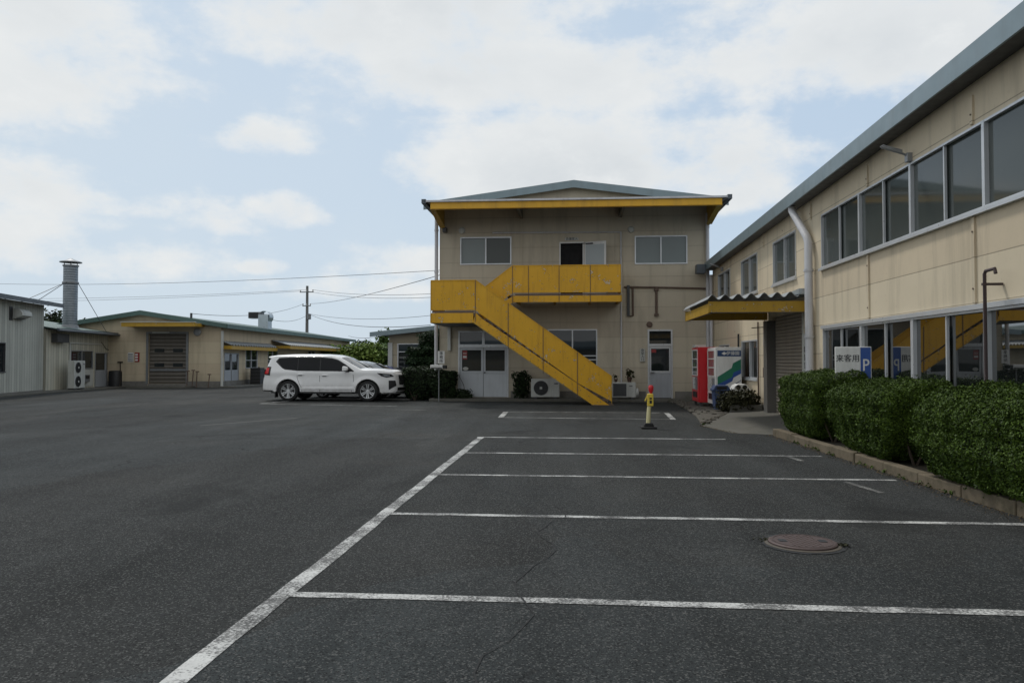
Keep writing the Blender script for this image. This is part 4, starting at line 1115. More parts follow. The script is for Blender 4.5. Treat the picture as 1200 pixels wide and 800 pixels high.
# ragged tar seal round the iron frame
m = MB(); vs = []
for q in range(60):
    th = q*math.pi/30
    vs += [(1.89+.295*math.cos(th), 6.5+.295*math.sin(th), .0052), (1.89+(.325+.03*wob(np.array([[math.cos(th)*2, math.sin(th)*2, 0]]), 2.)[0]+random.uniform(0, .025))*math.cos(th), 6.5+(.325+random.uniform(0, .035))*math.sin(th), .0045)]
m.add(vs, [(2*q, 2*q+1, (2*q+3) % 120, (2*q+2) % 120) for q in range(60)]); m.build('tar_seal', 'tar', mh)
tuft_p = np.array([(1.63+random.gauss(0, .05), 6.62+random.gauss(0, .03), .012) for _ in range(70)] + [(2.19+random.gauss(0, .03), 6.45+random.gauss(0, .025), .015) for _ in range(70)])
tag(leaf_mesh('moss', tuft_p, np.tile((0, 0, 1.), (140, 1)), .012, 'leaf_red'), kind='stuff')

# mailbox on a thin pole and the office sign above it
mb_ = thing('mailbox', 'flat white mailbox with a dark end on a thin pole before the dark hedge', 'mailbox', (-4.95, 28.2, .0))
m = MB(); m.tube([(-4.88, 28.2, 0), (-4.88, 28.2, 1.22)], .022, 8); m.build('pole', 'grey', mb_, smooth=True)
m = MB(); m.box(-5.18, -4.72, 28.05, 28.38, 1.22, 1.36); m.build('box', 'white', mb_, bevel=.015)
m = MB(); m.box(-4.718, -4.60, 28.06, 28.37, 1.215, 1.345); m.build('box_end', 'black', mb_, bevel=.01)
m = MB(); m.box(-5.16, -4.74, 28.045, 28.05, 1.23, 1.26); m.build('slot', 'black', mb_)
wall_sign('office_sign', 'upright white plate with three dark characters at the office corner above the mailbox', Fy(28.9), -5.04, -4.78, 1.40, 1.88, '事務所', .14, 'white', True)
q = MB(); q.tube([(-4.91, 28.905, 1.36), (-4.91, 28.905, .05)], .018, 8); q.build('post', 'grey', bpy.data.objects['office_sign'], smooth=True)

# ================================================================== hedges and shrubs
def hedge(name, label, x0, x1, y0, y1, z0, z1, n, size, mat='leaf', rnd=.22, seed=0, cat='hedge', shoulder=.0, group=None, bulge=.08):
    """clipped hedge: leaves in the outer shell of a rounded block, solid dark core inside"""
    t = thing(name, label, cat, ((x0+x1)/2, (y0+y1)/2, z0), 0, group)
    ctr = np.array(((x0+x1)/2, (y0+y1)/2, (z0+z1)/2)); hs = np.array(((x1-x0)/2, (y1-y0)/2, (z1-z0)/2))
    def surf(d):
        inner = hs-rnd
        # superellipse-like rounded box: walk along direction to the boundary
        k = np.max(np.abs(d)/hs, axis=1); p = d/k[:, None]
        q = np.clip(p, -inner, inner); v = p-q; L = np.linalg.norm(v, axis=1)+1e-9
        p = q+v/L[:, None]*np.minimum(L, rnd)[:, None]; nn = v/L[:, None]
        return p, nn
    # sample by face area
    areas = np.array([hs[1]*hs[2], hs[0]*hs[2], hs[0]*hs[1]]); pr = np.array([areas[0], areas[0], areas[1], areas[1], areas[2]*1.15, areas[2]*.15]); pr /= pr.sum()
    f = RNG.choice(6, n, p=pr); d = RNG.uniform(-1, 1, (n, 3))
    ax = np.array([0, 0, 1, 1, 2, 2])[f]; sg = np.array([1, -1, 1, -1, 1, -1])[f]
    d[np.arange(n), ax] = sg; d = d*hs
    p, nn = surf(d)
    dep = RNG.random(n)**2*.13
    lump = bulge*wob(p, 2.4, seed)+.05*wob(p, 6.3, seed+2)+.025*wob(p, 15, seed+5)
    p = p + nn*(lump-dep)[:, None]
    top = (p[:, 2] > 0)
    p[:, 2] += shoulder*(p[:, 0]/hs[0])*np.clip(p[:, 2]/hs[2], 0, 1)
    # thinner near the ground
    p[:, :2] *= (1-(np.array([.34, .9/max(1., 2*hs[1])])*np.clip(-(p[:, 2]/hs[2])-.1, 0, 1)[:, None]**1.3))
    p += ctr; p[:, 2] = np.maximum(p[:, 2], z0+.03)
    # stray sprigs
    ns = n//30; ii = RNG.choice(n, ns); sp = p[ii]+nn[ii]*RNG.uniform(.01, .07, (ns, 1))
    P_ = np.vstack([p, sp]); N_ = np.vstack([nn, nn[ii]])
    N_[:, 2] += .35
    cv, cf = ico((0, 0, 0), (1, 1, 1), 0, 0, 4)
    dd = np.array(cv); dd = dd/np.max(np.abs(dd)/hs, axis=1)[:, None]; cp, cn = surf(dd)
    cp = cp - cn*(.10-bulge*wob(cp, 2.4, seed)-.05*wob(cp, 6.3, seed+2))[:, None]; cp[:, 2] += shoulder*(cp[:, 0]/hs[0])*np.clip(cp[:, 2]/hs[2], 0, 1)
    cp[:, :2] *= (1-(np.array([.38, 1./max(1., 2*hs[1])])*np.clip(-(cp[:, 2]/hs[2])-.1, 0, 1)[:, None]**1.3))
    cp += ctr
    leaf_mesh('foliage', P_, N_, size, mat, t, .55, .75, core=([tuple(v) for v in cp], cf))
    for q in range(max(2, int((y1-y0)/.35))):
        st = MB(); yy = y0+.2+(y1-y0-.4)*q/max(1, int((y1-y0)/.35)-1); xx = (x0+x1)/2+random.uniform(-.15, .15)
        for b in range(3): st.tube([(xx, yy, z0-.05), (xx+random.uniform(-.3, .3)*(x1-x0), yy+random.uniform(-.15, .15), (z0+z1)/2)], [.018, .008], 5)
        st.build('stem', 'bark', t)
    return t
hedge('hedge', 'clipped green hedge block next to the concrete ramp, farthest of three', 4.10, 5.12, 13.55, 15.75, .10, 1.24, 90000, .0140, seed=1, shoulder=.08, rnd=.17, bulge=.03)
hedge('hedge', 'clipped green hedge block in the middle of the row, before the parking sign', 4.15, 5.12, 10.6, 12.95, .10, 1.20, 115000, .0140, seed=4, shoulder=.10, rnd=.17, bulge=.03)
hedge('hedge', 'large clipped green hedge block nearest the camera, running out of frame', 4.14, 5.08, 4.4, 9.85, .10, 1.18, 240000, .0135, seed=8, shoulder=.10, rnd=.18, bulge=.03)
hedge('hedge', 'dark boxy hedge beside the front of the white car', -6.45, -5.25, 28.75, 32.6, .0, 1.26, 9000, .045, 'leaf_dark', seed=11, bulge=.05)
hedge('shrub', 'dark rounded shrub in front of the office corner left of the glazed doors', -5.25, -4.25, 28.40, 29.15, .0, 1.22, 5000, .045, 'leaf_dark', .3, seed=13, cat='shrub', bulge=.14)
def shrub(name, label, c, r, n, size, mat, seed=0, rough=.35, cat='shrub', zmin=.1):
    t = thing(name, label, cat, (c[0], c[1], zmin))
    p, nn = blob(c, r, n, rough, .6, seed, zmin); leaf_mesh('foliage', p, nn, size, mat, t, core=ico(c, [q*.62 for q in r], .2, seed))
    for q in range(5):
        st = MB(); st.tube([(c[0]+random.uniform(-.06, .06), c[1], zmin-.02), (c[0]+random.uniform(-.5, .5)*r[0], c[1]+random.uniform(-.3, .3)*r[1], c[2]+r[2]*.5)], [.014, .005], 5); st.build('stem', 'bark', t)
    return t
shrub('shrub', 'low dark mound of leaves at the foot of the glazed doors', (-4.02, 28.75, .24), (.36, .24, .22), 900, .035, 'leaf_dark', 3)
shrub('shrub', 'dark upright shrub between the glazed doors and the outdoor unit', (-1.86, 28.85, .62), (.32, .26, .52), 1500, .05, 'leaf_dark', 5, .5)
shrub('shrub', 'spreading dusky green bush in front of the recycling bins', (4.62, 21.75, .38), (.58, .42, .36), 4200, .036, 'leaf_red', 7, .3)
w_ = MB(); w_.tube([(-3.95, 28.7, .2), (-4.02, 28.68, .6), (-4.2, 28.7, .95), (-4.35, 28.75, 1.05)], [.012, .01, .008, .004], 6); tag(w_.build('dead_branch', 'bark'), 'thin bare branch arching from the low mound up to the dark shrub', 'branch')

# fallen leaves and grit gathered along the kerb, the ramp edge and the office foot
def litter(n, fn): return np.array([fn() for _ in range(n)])
def by_kerb():
    y = random.uniform(3, 15.9); return (kerb_x(y)-abs(random.gauss(0, .09))-.01, y, .010)
def by_ramp():
    t = random.random(); return (3.0+.45*t-abs(random.gauss(0, .07)), 18.2-1.95*t, .010)
def by_foot(): return (random.uniform(-5, 5), 28.44-abs(random.gauss(0, .10)), .010)
def by_bed():
    t = random.random(); return (3.05+1.2*t+random.gauss(0, .05)-.03, 18.3+3.1*t, .055)
P_ = np.vstack([litter(1500, by_kerb), litter(250, by_ramp), litter(400, by_foot), litter(300, by_bed)])
tag(leaf_mesh('fallen_leaves', P_, np.tile((0, 0, 1.), (len(P_), 1)), .011, 'leaf_dry', jitter=.35), kind='stuff')
# weeds rooted in the joint between kerb and asphalt
wp, wn = [], []
for q in range(46):
    y = random.uniform(4, 15.8) if q < 30 else random.uniform(18, 28); x = kerb_x(y)-.015 if q < 30 else (3.1+(y-18.3)*.16 if y < 28 else 3.7)
    for k in range(14):
        wp.append((x+random.gauss(0, .025), y+random.gauss(0, .03), abs(random.gauss(0, .02))+.012)); wn.append((random.gauss(0, .6), random.gauss(0, .6), .6))
tag(leaf_mesh('weeds', np.array(wp), np.array(wn), .018, 'leaf', jitter=.4), kind='stuff')
# rough stones along the edge of the gravel bed
st_ = MB()
for q in range(70):
    t = random.random(); y = 18.4+10*t; x = (3.05+1.23*(y-18.3)/3.15 if y < 21.4 else 4.3-.5*random.random()-.3)+random.gauss(0, .08)
    v, f = ico((x, y, .05), (random.uniform(.03, .08), random.uniform(.03, .08), random.uniform(.02, .05)), .3, q, 1); st_.add(v, f)
tag(st_.build('stones', 'gravel'), kind='stuff')
# ================================================================== cars
def seg_dist(px, pz, a, b):
    ax, az = a; bx, bz = b; dx, dz = bx-ax, bz-az; t = max(0, min(1, ((px-ax)*dx+(pz-az)*dz)/(dx*dx+dz*dz+1e-12)))
    return math.hypot(px-ax-t*dx, pz-az-t*dz)

def make_car(name, label, loc, S):
    """S: dict with upper outline, wheels, windows... ; x runs from the tail forward, the near side is -y"""
    t = thing(name, label, 'car', loc, S.get('rz', 0))
    L_ = S['L']; HW = S['hw']; belt = S['belt']; upper = S['upper']; rnd = S.get('rnd', .08)
    def W(x, z, round_=True):
        w = HW
        if z > belt: w -= (z-belt)*S['tumble']
        if z < .62: w -= (.62-z)*.12
        w += .018*math.exp(-((z-.93*belt)/.10)**2)                       # shoulder crease
        for xc, zc in S['wheels']:                                     # flared arches
            d = math.hypot(x-xc, z-zc); w += .025*math.exp(-((d-S['arch']-.02)/.07)**2)
        if x < S['tail']: w -= S['tailin']*((S['tail']-x)/S['tail'])**2
        if x > S['nose']: w -= S['nosein']*((x-S['nose'])/(L_-S['nose']))**2
        if round_:
            d = min(seg_dist(x, z, a, b) for a, b in zip(upper, upper[1:]))
            if d < rnd: w -= rnd-math.sqrt(max(0, rnd*rnd-(rnd-d)**2))
        return max(.2, w)
    B = lambda m, *a, **k: m.build(*a, world=False, **k)
    def arch(xc, zc, x0z, r):
        pts = []
        a0 = math.asin(min(1, (x0z-zc)/r))
        for i in range(15):
            th = a0+(math.pi-2*a0)*i/14; pts.append((xc+r*math.cos(th), zc+r*math.sin(th)))
        return pts
    sill = S['sill']
    (xr, zr), (xf, zf) = S['wheels']
    # closed side outline: upper outline tail->nose, then underneath back with both arches
    bottom = arch(xf, zf, sill, S['arch']) + arch(xr, zr, sill, S['arch'])
    poly = list(upper)+[p for p in bottom]
    def smooth_poly(pts):
        out = []
        for i, p in enumerate(pts):
            out.append(p)
            q = pts[(i+1) % len(pts)]; d = math.hypot(q[0]-p[0], q[1]-p[1]); k = int(d/.12)
            for j in range(1, k+1): out.append((p[0]+(q[0]-p[0])*j/(k+1), p[1]+(q[1]-p[1])*j/(k+1)))
        return out
    poly = smooth_poly(poly)
    def patch(pts, off, name, mat, parent, sides=(-1, 1), step=.06, thick=0, round_=True):
        """a polygon in side view laid onto the flank"""
        bm = bmesh.new(); vs = [bm.verts.new((x, 0, z)) for x, z in pts]; bm.faces.new(vs)
        xs = [p[0] for p in pts]; zs_ = [p[1] for p in pts]
        for ax, lo, hi in ((0, min(xs), max(xs)), (2, min(zs_), max(zs_))):
            k = int((hi-lo)/step)
            for j in range(1, k+1):
                c = lo+(hi-lo)*j/(k+1); co_ = [0, 0, 0]; no = [0, 0, 0]; co_[ax] = c; no[ax] = 1
                bmesh.ops.bisect_plane(bm, geom=bm.verts[:]+bm.edges[:]+bm.faces[:], plane_co=co_, plane_no=no)
        bm.verts.index_update(); m = MB()
        V = [(v.co.x, v.co.z) for v in bm.verts]; Fs = [tuple(v.index for v in f.verts) for f in bm.faces]
        E_ = [tuple(v.index for v in e.verts) for e in bm.edges if len(e.link_faces) == 1]; bm.free()
        for sd_ in sides:
            m.add([(x, sd_*(W(x, z, round_)+off), z) for x, z in V], Fs)
        if name is None: return m, V, Fs, E_
        return B(m, name, mat, parent, smooth=True)
    m, V, Fs, E_ = patch(poly, 0, None, None, None)
    n = len(V)
    # bridge both flanks over roof, bonnet, nose, tail and underneath
    K = 8
    base = len(m.v)
    strip_ = {}
    def mid(i, k):
        if k == 0: return i
        if k == K: return n+i
        if (i, k) not in strip_:
            x, z = V[i]; w = W(x, z); y = -w+2*w*k/K
            crown = S.get('crown', .03)*(1-(2*k/K-1)**2)
            top = z > belt*.95
            bow = 0
            if x > L_-.35 and z < belt*1.1: bow = S['bow']*(1-(2*k/K-1)**2)
            if x < .30 and z < belt*1.3: bow = -.05*(1-(2*k/K-1)**2)
            m.v.append((x+bow, y, z+(crown if top else 0))); strip_[(i, k)] = len(m.v)-1
        return strip_[(i, k)]
    for a, b in E_:
        for k in range(K):
            m.f.append((mid(a, k), mid(b, k), mid(b, k+1), mid(a, k+1))); m.mi.append(0)
    body = B(m, 'body', S['paint'], t, smooth=True)
    # glass
    for pts in S.get('surround', []):
        for sd_ in (-1, 1): patch(pts, .004, 'window_surround', 'black', t, (sd_,), round_=False)
    for pts in S['glass']:
        for sd_ in (-1, 1): patch(pts, .008, 'side_window', 'carglass', t, (sd_,), round_=False)
    def cross(p0, p1, inset, name, mat, lift=.012, rows=8, parent=None):
        m = MB(); vs = []; nx, nz = -(p1[1]-p0[1]), (p1[0]-p0[0]); q = math.hypot(nx, nz); nx, nz = nx/q, nz/q
        if nz < 0: nx, nz = -nx, -nz
        for j in range(rows+1):
            x = p0[0]+(p1[0]-p0[0])*j/rows; z = p0[1]+(p1[1]-p0[1])*j/rows; w = W(x, z)-inset
            for k in range(K+1):
                c = S.get('crown', .03)*(1-(2*k/K-1)**2); vs.append((x+nx*lift, -w+2*w*k/K, z+nz*lift+c))
        m.add(vs, [(j*(K+1)+k, j*(K+1)+k+1, (j+1)*(K+1)+k+1, (j+1)*(K+1)+k) for j in range(rows) for k in range(K)])
        return B(m, name, mat, parent or t, smooth=True)
    cross(*S['windscreen'], .035, 'windscreen', 'carglass')
    cross(*S['rearglass'], .06, 'rear_window', 'carglass')
    # seams, handles, trim
    for pts in S['seams']:
        m = MB(); prev = None
        for sd_ in (-1, 1):
            vs = []
            for (x, z) in pts:
                for e in (-.006, .006): vs.append((x+e, sd_*(W(x, z, False)+.004), z))
            m.add(vs, [(2*i, 2*i+1, 2*i+3, 2*i+2) for i in range(len(pts)-1)])
        B(m, 'door_seam', 'black', t)
    for (x, z) in S['handles']:
        for sd_ in (-1, 1):
            m = MB(); w = W(x, z, False); m.box(x-.11, x+.11, sd_*(w-.005), sd_*(w+.035), z-.018, z+.018); B(m, 'door_handle', S.get('handle_mat', 'chrome'), t, bevel=.01)
            m = MB(); m.box(x-.09, x+.05, sd_*(w-.003), sd_*(w+.0045), z-.055, z-.022); B(m, 'handle_recess', 'grey', t)
    for pts in S['tail_lamp']: 
        for sd_ in (-1, 1): patch(pts, .012, 'tail_lamp', 'redlamp', t, (sd_,))
    for pts in S.get('tail_trim', []): [patch(pts, .009, 'tail_lamp_housing', 'black', t, (sd_,)) for sd_ in (-1, 1)]
    for pts in S.get('head_trim', []): [patch(pts, .008, 'headlamp_housing', 'black', t, (sd_,)) for sd_ in (-1, 1)]
    for pts in S['head_lamp']:
        for sd_ in (-1, 1): patch(pts, .012, 'headlight', 'headlamp', t, (sd_,))
    for pts in S.get('dark_trim', []): [patch(pts, .008, 'lower_trim', 'black', t, (sd_,)) for sd_ in (-1, 1)]
    # front: grille, lower intake, plate
    gx = lambda y: L_-.02+S['bow']*(1-(y/HW)**2)
    def front(z0, z1, hw, name, mat, off=.012, dz=0):
        m = MB(); vs = []
        zz = [z0+(z1-z0)*i/4 for i in range(5)]
        xo = lambda z: np.interp(z, [p[1] for p in S['nose_line']], [p[0] for p in S['nose_line']])
        for z in zz:
            for k in range(K+1):
                y = -hw+2*hw*k/K; x_ = float(xo(z)); ww = W(x_, z)
                vs.append((x_+S['bow']*max(0, 1-(y/ww)**2)+off, y, z))
        m.add(vs, [(j*(K+1)+k, j*(K+1)+k+1, (j+1)*(K+1)+k+1, (j+1)*(K+1)+k) for j in range(4) for k in range(K)])
        return B(m, name, mat, t, smooth=True)
    for a in S['front']: front(*a)
    # underbody and arch liners
    m = MB(); m.box(.35, L_-.45, -HW+.12, HW-.12, S['sill']-.06, S['sill']+.12)
    for xc, zc in S['wheels']: m.box(xc-S['arch']-.02, xc+S['arch']+.02, -HW+.27, HW-.27, zc-.05, zc+S['arch']+.06)
    B(m, 'underbody', 'black', t)
    for xc, zc in S['wheels']:
        m = MB()
        for sd_ in (-1, 1):
            ring = []
            for i in range(17):
                th = math.pi*i/16
                ring += [(xc+S['arch']*1.01*math.cos(th), sd_*(HW-.06), zc+S['arch']*1.01*math.sin(th)), (xc+S['arch']*1.01*math.cos(th), sd_*(HW-.30), zc+S['arch']*1.01*math.sin(th))]
            m.add(ring, [(2*i, 2*i+1, 2*i+3, 2*i+2) for i in range(16)])
        B(m, 'wheel_arch_liner', 'black', t)
    if S.get('step'):
        a, b = S['step']
        for sd_ in (-1, 1):
            m = MB(); m.box(a, b, sd_*(HW-.14), sd_*(HW+.0), S['sill']-.075, S['sill']-.012); B(m, 'side_step', 'black', t, bevel=.015)
            m = MB(); xr_, xf_ = S['wheels'][0][0]+S['arch'], S['wheels'][1][0]-S['arch']
            m.prism([(xr_+.03, .44), (xf_-.03, .44), (xf_-.06, .53), (xr_+.06, .53)], 'y', sd_*(W(2.4, .5)-.02), sd_*(W(2.4, .5)+.026)); B(m, 'side_moulding', S['paint'], t, bevel=.012)
            m = MB(); m.box(S['wheels'][0][0]-S['arch']-.05, S['wheels'][0][0]-S['arch']-.02, sd_*(HW-.30), sd_*(HW-.03), .14, .42); B(m, 'mud_flap', 'black', t)
    # door mirrors
    x, z = S['mirror']
    for sd_ in (-1, 1):
        m = MB(); w = W(x, z, False); m.prism([(x-.10, z), (x+.08, z+.01), (x+.10, z+.08), (x+.05, z+.17), (x-.09, z+.18)], 'y', sd_*(w+.03), sd_*(w+.24)); o = B(m, 'door_mirror', S['paint'], t, bevel=.035)
        m = MB(); m.box(x-.02, x+.12, sd_*(w-.01), sd_*(w+.06), z-.035, z+.005); B(m, 'mirror_foot', 'black', o)
    # wheels
    r = S['tyre']
    for xc, zc in S['wheels']:
        for sd_ in (-1, 1):
            yo = sd_*(HW-.015)
            m = MB(); m.lathe([(r*.70, 0), (r*.90, .0), (r*.97, -.02), (r, -.06), (r, -.18), (r*.96, -.225), (r*.7, -.23)], (0, 0, 0), 40, 'y')
            m.v = [(a+xc, yo+sd_*b, c+r) for a, b, c in m.v]; wh = B(m, 'wheel', 'rubber', t, smooth=True)
            m = MB(); m.lathe([(r*.72, -.012), (r*.69, .003), (r*.66, .0), (r*.64, -.06), (0, -.07)], (0, 0, 0), 40, 'y')
            m.v = [(a+xc, yo+sd_*b, c+r) for a, b, c in m.v]
            m.mi = [0 if i < 80 else 1 for i in range(len(m.f))]
            rim = B(m, 'rim', ['rim', 'black'], wh, smooth=True)
            m = MB(); ns = S.get('spokes', 6)
            for q in range(ns):
                for dth in (-.16, .16):
                    th = 2*math.pi*q/ns+dth*2.4*(6/ns); ti = 2*math.pi*q/ns+dth
                    c0, s0, c1, s1 = math.cos(ti), math.sin(ti), math.cos(th), math.sin(th)
                    hw0, hw1 = .011, .018
                    vs = []
                    for (cc, ss, rr, hw, d0) in ((c0, s0, r*.12, hw0, -.025), (c1, s1, r*.68, hw1, -.008)):
                        for sgn in (-1, 1):
                            for dd in (0, -.03): vs.append((xc+cc*rr-ss*hw*sgn, yo+sd_*(d0+dd), r+ss*rr+cc*hw*sgn))
                    m.add(vs, [(0, 2, 6, 4), (1, 3, 7, 5), (0, 4, 5, 1), (2, 6, 7, 3), (0, 1, 3, 2), (4, 5, 7, 6)])
            m.lathe([(r*.16, -.03), (r*.15, -.012), (0, -.01)], (0, 0, 0), 20, 'y'); kk = len(m.v)-60
            m.v[kk:] = [(a+xc, yo+sd_*b, c+r) for a, b, c in m.v[kk:]]
            B(m, 'spokes', 'rim', wh)
    return t

SUV = dict(L=4.90, hw=.95, belt=1.17, tumble=.20, rnd=.075, wheels=((.99, .38), (3.88, .38)), arch=.465, tyre=.385, sill=.36, tail=.55, tailin=.10, nose=4.0, nosein=.26, bow=.14, crown=.03, paint='carwhite', spokes=6,
    upper=[(.42, .36), (.07, .37), (.0, .44), (.0, .60), (.035, .80), (.10, 1.06), (.18, 1.32), (.29, 1.62), (.20, 1.685), (.24, 1.72), (.50, 1.755), (1.0, 1.778), (1.6, 1.785), (2.2, 1.778), (2.6, 1.75), (2.80, 1.70), (3.02, 1.585), (3.35, 1.39), (3.60, 1.25), (3.72, 1.235), (4.2, 1.215), (4.58, 1.18), (4.76, 1.12), (4.84, 1.02), (4.87, .82), (4.89, .55), (4.88, .40), (4.80, .30), (4.42, .28)],
    nose_line=[(4.80, .30), (4.88, .40), (4.89, .55), (4.87, .82), (4.84, 1.02), (4.76, 1.12)],
    surround=[[(.52, 1.52), (.64, 1.665), (1.0, 1.688), (1.6, 1.695), (2.2, 1.688), (2.56, 1.655), (2.80, 1.59), (3.10, 1.40), (3.42, 1.14), (2.19, 1.155), (1.37, 1.165), (.88, 1.215), (.77, 1.27)]],
    glass=[[(.60, 1.54), (.67, 1.63), (1.33, 1.65), (1.33, 1.185), (.88, 1.235), (.80, 1.28)], [(1.36, 1.65), (2.14, 1.645), (2.14, 1.175), (1.36, 1.182)], [(2.18, 1.642), (2.55, 1.61), (2.80, 1.55), (3.08, 1.38), (3.34, 1.16), (2.18, 1.172)]],
    windscreen=((3.60, 1.245), (2.90, 1.655)), rearglass=((.21, 1.30), (.33, 1.58)),
    seams=[[(1.33, 1.17), (1.33, .90), (1.42, .66), (1.50, .50), (1.50, .38)], [(2.155, 1.18), (2.15, .8), (2.15, .38)], [(3.36, 1.14), (3.38, .8), (3.30, .38)], [(1.5, .40), (2.4, .40), (3.3, .40)]],
    handles=[(1.46, 1.03), (2.34, 1.0)], handle_mat='carwhite',
    tail_lamp=[[(.11, 1.05), (.27, 1.05), (.30, 1.27), (.20, 1.29)]], tail_trim=[[(.10, 1.01), (.33, .99), (.37, 1.32), (.22, 1.33)]],
    head_trim=[[(4.22, 1.09), (4.70, 1.04), (4.80, .95), (4.55, .91), (4.36, .97)]], head_lamp=[[(4.40, 1.04), (4.66, 1.01), (4.66, .95), (4.50, .945)]],
    dark_trim=[[(4.62, .80), (4.84, .80), (4.87, .60), (4.62, .44)], [(.0, .42), (.42, .42), (.42, .385), (.05, .385)]],
    front=[(.62, .98, .52, 'grille', 'black', .012), (.70, .73, .50, 'grille_bar', 'chrome', .02), (.80, .83, .50, 'grille_bar', 'chrome', .02), (.90, .93, .50, 'grille_bar', 'chrome', .02), (.40, .52, .62, 'lower_intake', 'black', .012), (.315, .36, .75, 'bumper_lip', 'chrome', .014)],
    step=(1.55, 3.32), mirror=(3.12, 1.16))
SUV = {k_: v_ for k_, v_ in SUV.items()}
KX, KZ = 1.045, .975
def stretch(o, key=''):
    if isinstance(o, tuple) and len(o) == 2 and all(isinstance(q, (int, float)) for q in o): return (o[0]*KX, o[1]*KZ)
    if isinstance(o, (list, tuple)): return type(o)(stretch(q) for q in o)
    return o
for k_ in ('wheels', 'upper', 'nose_line', 'surround', 'glass', 'windscreen', 'rearglass', 'seams', 'handles', 'tail_lamp', 'tail_trim', 'head_trim', 'head_lamp', 'dark_trim', 'mirror'): SUV[k_] = stretch(SUV[k_])
SUV['step'] = (1.55*KX, 3.32*KX); SUV['L'] *= KX; SUV['nose'] *= KX; SUV['belt'] *= KZ
make_car('suv_car', 'white sport utility car with dark side windows, parked broadside at the hedge', (-11.57, 28.92, 0), SUV)
SED = dict(L=4.45, hw=.86, belt=.96, tumble=.34, rnd=.07, wheels=((.82, .31), (3.45, .31)), arch=.36, tyre=.315, sill=.24, tail=.6, tailin=.12, nose=3.5, nosein=.30, bow=.14, crown=.03, paint='carsilver', spokes=5,
    upper=[(.38, .24), (.06, .28), (.0, .45), (.02, .70), (.08, .95), (.26, 1.20), (.48, 1.38), (1.0, 1.465), (1.8, 1.495), (2.4, 1.465), (2.8, 1.385), (3.2, 1.20), (3.66, .99), (3.78, .96), (4.05, .88), (4.28, .76), (4.40, .60), (4.43, .42), (4.38, .28), (4.10, .22), (3.9, .22)],
    nose_line=[(4.38, .28), (4.43, .42), (4.40, .60), (4.28, .76)],
    glass=[[(.50, 1.24), (.72, 1.37), (1.60, 1.42), (1.60, .99), (.62, 1.02)], [(1.66, 1.42), (2.35, 1.395), (2.75, 1.30), (3.35, 1.0), (1.66, .985)]],
    windscreen=((3.60, 1.02), (2.84, 1.365)), rearglass=((.13, 1.0), (.55, 1.34)),
    seams=[[(1.575, .98), (1.56, .6), (1.56, .28)], [(2.95, .97), (2.97, .6), (2.9, .28)]], handles=[(.98, .86), (1.85, .84)], handle_mat='carsilver',
    tail_lamp=[[(.04, .80), (.25, .82), (.28, .94), (.09, .95)]], head_lamp=[[(3.95, .80), (4.25, .70), (4.33, .60), (4.1, .66)]],
    front=[(.30, .50, .62, 'lower_intake', 'black', .012), (.56, .66, .40, 'grille', 'black', .012)], mirror=(2.75, .98))
make_car('hatchback_car', 'low silver car almost hidden behind the white one, dark windscreen towards the hedge', (-10.85, 31.3, 0), SED)
SED2 = dict(SED); SED2['paint'] = 'carblue'; SED2['handle_mat'] = 'carblue'
KX, KZ = .9, .86
for k_ in ('wheels', 'upper', 'nose_line', 'glass', 'windscreen', 'rearglass', 'seams', 'handles', 'tail_lamp', 'head_lamp', 'mirror'): SED2[k_] = stretch(SED2[k_])
for k_ in ('L', 'nose'): SED2[k_] *= KX
for k_ in ('belt', 'arch', 'tyre', 'sill'): SED2[k_] *= KZ
make_car('hatchback_car', 'blue car of which only the roof shows beyond the silver one', (-10.9, 36.0, 0), SED2)
# ================================================================== white boarded shed at the left edge
def BL(m, *a, **k): return m.build(*a, world=False, **k)
# local frame: y runs along the wall away from the camera, x outwards (towards the yard)
s1 = thing('boarded_shed', 'grey-white boarded shed cut by the left edge of the picture, with a dark low roof', 'building', (-25.36, 35.2, 0), R(13))
Q = Fxp(0)
w = MB(); sheet(w, Q, -14, 0, 0, 4.2, [(-5.1, -3.66, 1.0, 2.3)], .1)
w.face([(0, 0, 0), (-7, 0, 0), (-7, 0, 5.2), (0, 0, 4.2)]); w.face([(0, -14, 0), (-7, -14, 0), (-7, -14, 5.2), (0, -14, 4.2)]); w.face([(-7, -14, 0), (-7, 0, 0), (-7, 0, 5.2), (-7, -14, 5.2)])
BL(w, 'wall', 'boards', s1)
m = MB(); m.prism([(.55, 4.16), (.55, 4.28), (-7.3, 5.42), (-7.3, 5.30)], 'y', -14.3, .75); BL(m, 'roof', 'fascia_dark', s1)
m = MB(); m.box(.551, .60, -14.3, .75, 4.12, 4.31); BL(m, 'roof_edge', 'fascia_dark', s1)
def winL(par, Pf, u0, u1, z0, z1, n=2, glass='glass', frame='alu', rails=()):
    inv = ROOTM[root_of(par).name]
    return window(par, lambda u, z, d=0: inv @ Vector(Pf(u, z, d)), u0, u1, z0, z1, n, glass, frame, rails=rails)
winL(s1, Q, -5.1, -3.66, 1.0, 2.3, 1, 'glass', 'darkgrey')
m = MB(); m.box(-.6, -.105, -5.2, -3.6, .95, 2.4); BL(m, 'dark_interior', 'dark', s1)
m = MB(); m.prism([(0, 3.38), (.10, 3.38), (.42, 3.52), (.42, 3.65), (.30, 3.80), (0, 3.86)], 'y', -3.1, -2.15); v = BL(m, 'vent_hood', 'offwhite', s1, bevel=.02)
m = MB(); m.box(.02, .20, -3.0, -2.25, 3.37, 3.382); m.box(.0, .03, -3.38, -3.12, 3.30, 3.9); BL(m, 'hood_mouth', 'black', v)
m = MB(); m.box(-.02, .03, -14, 0, 0, .12); BL(m, 'foundation', 'found', s1)

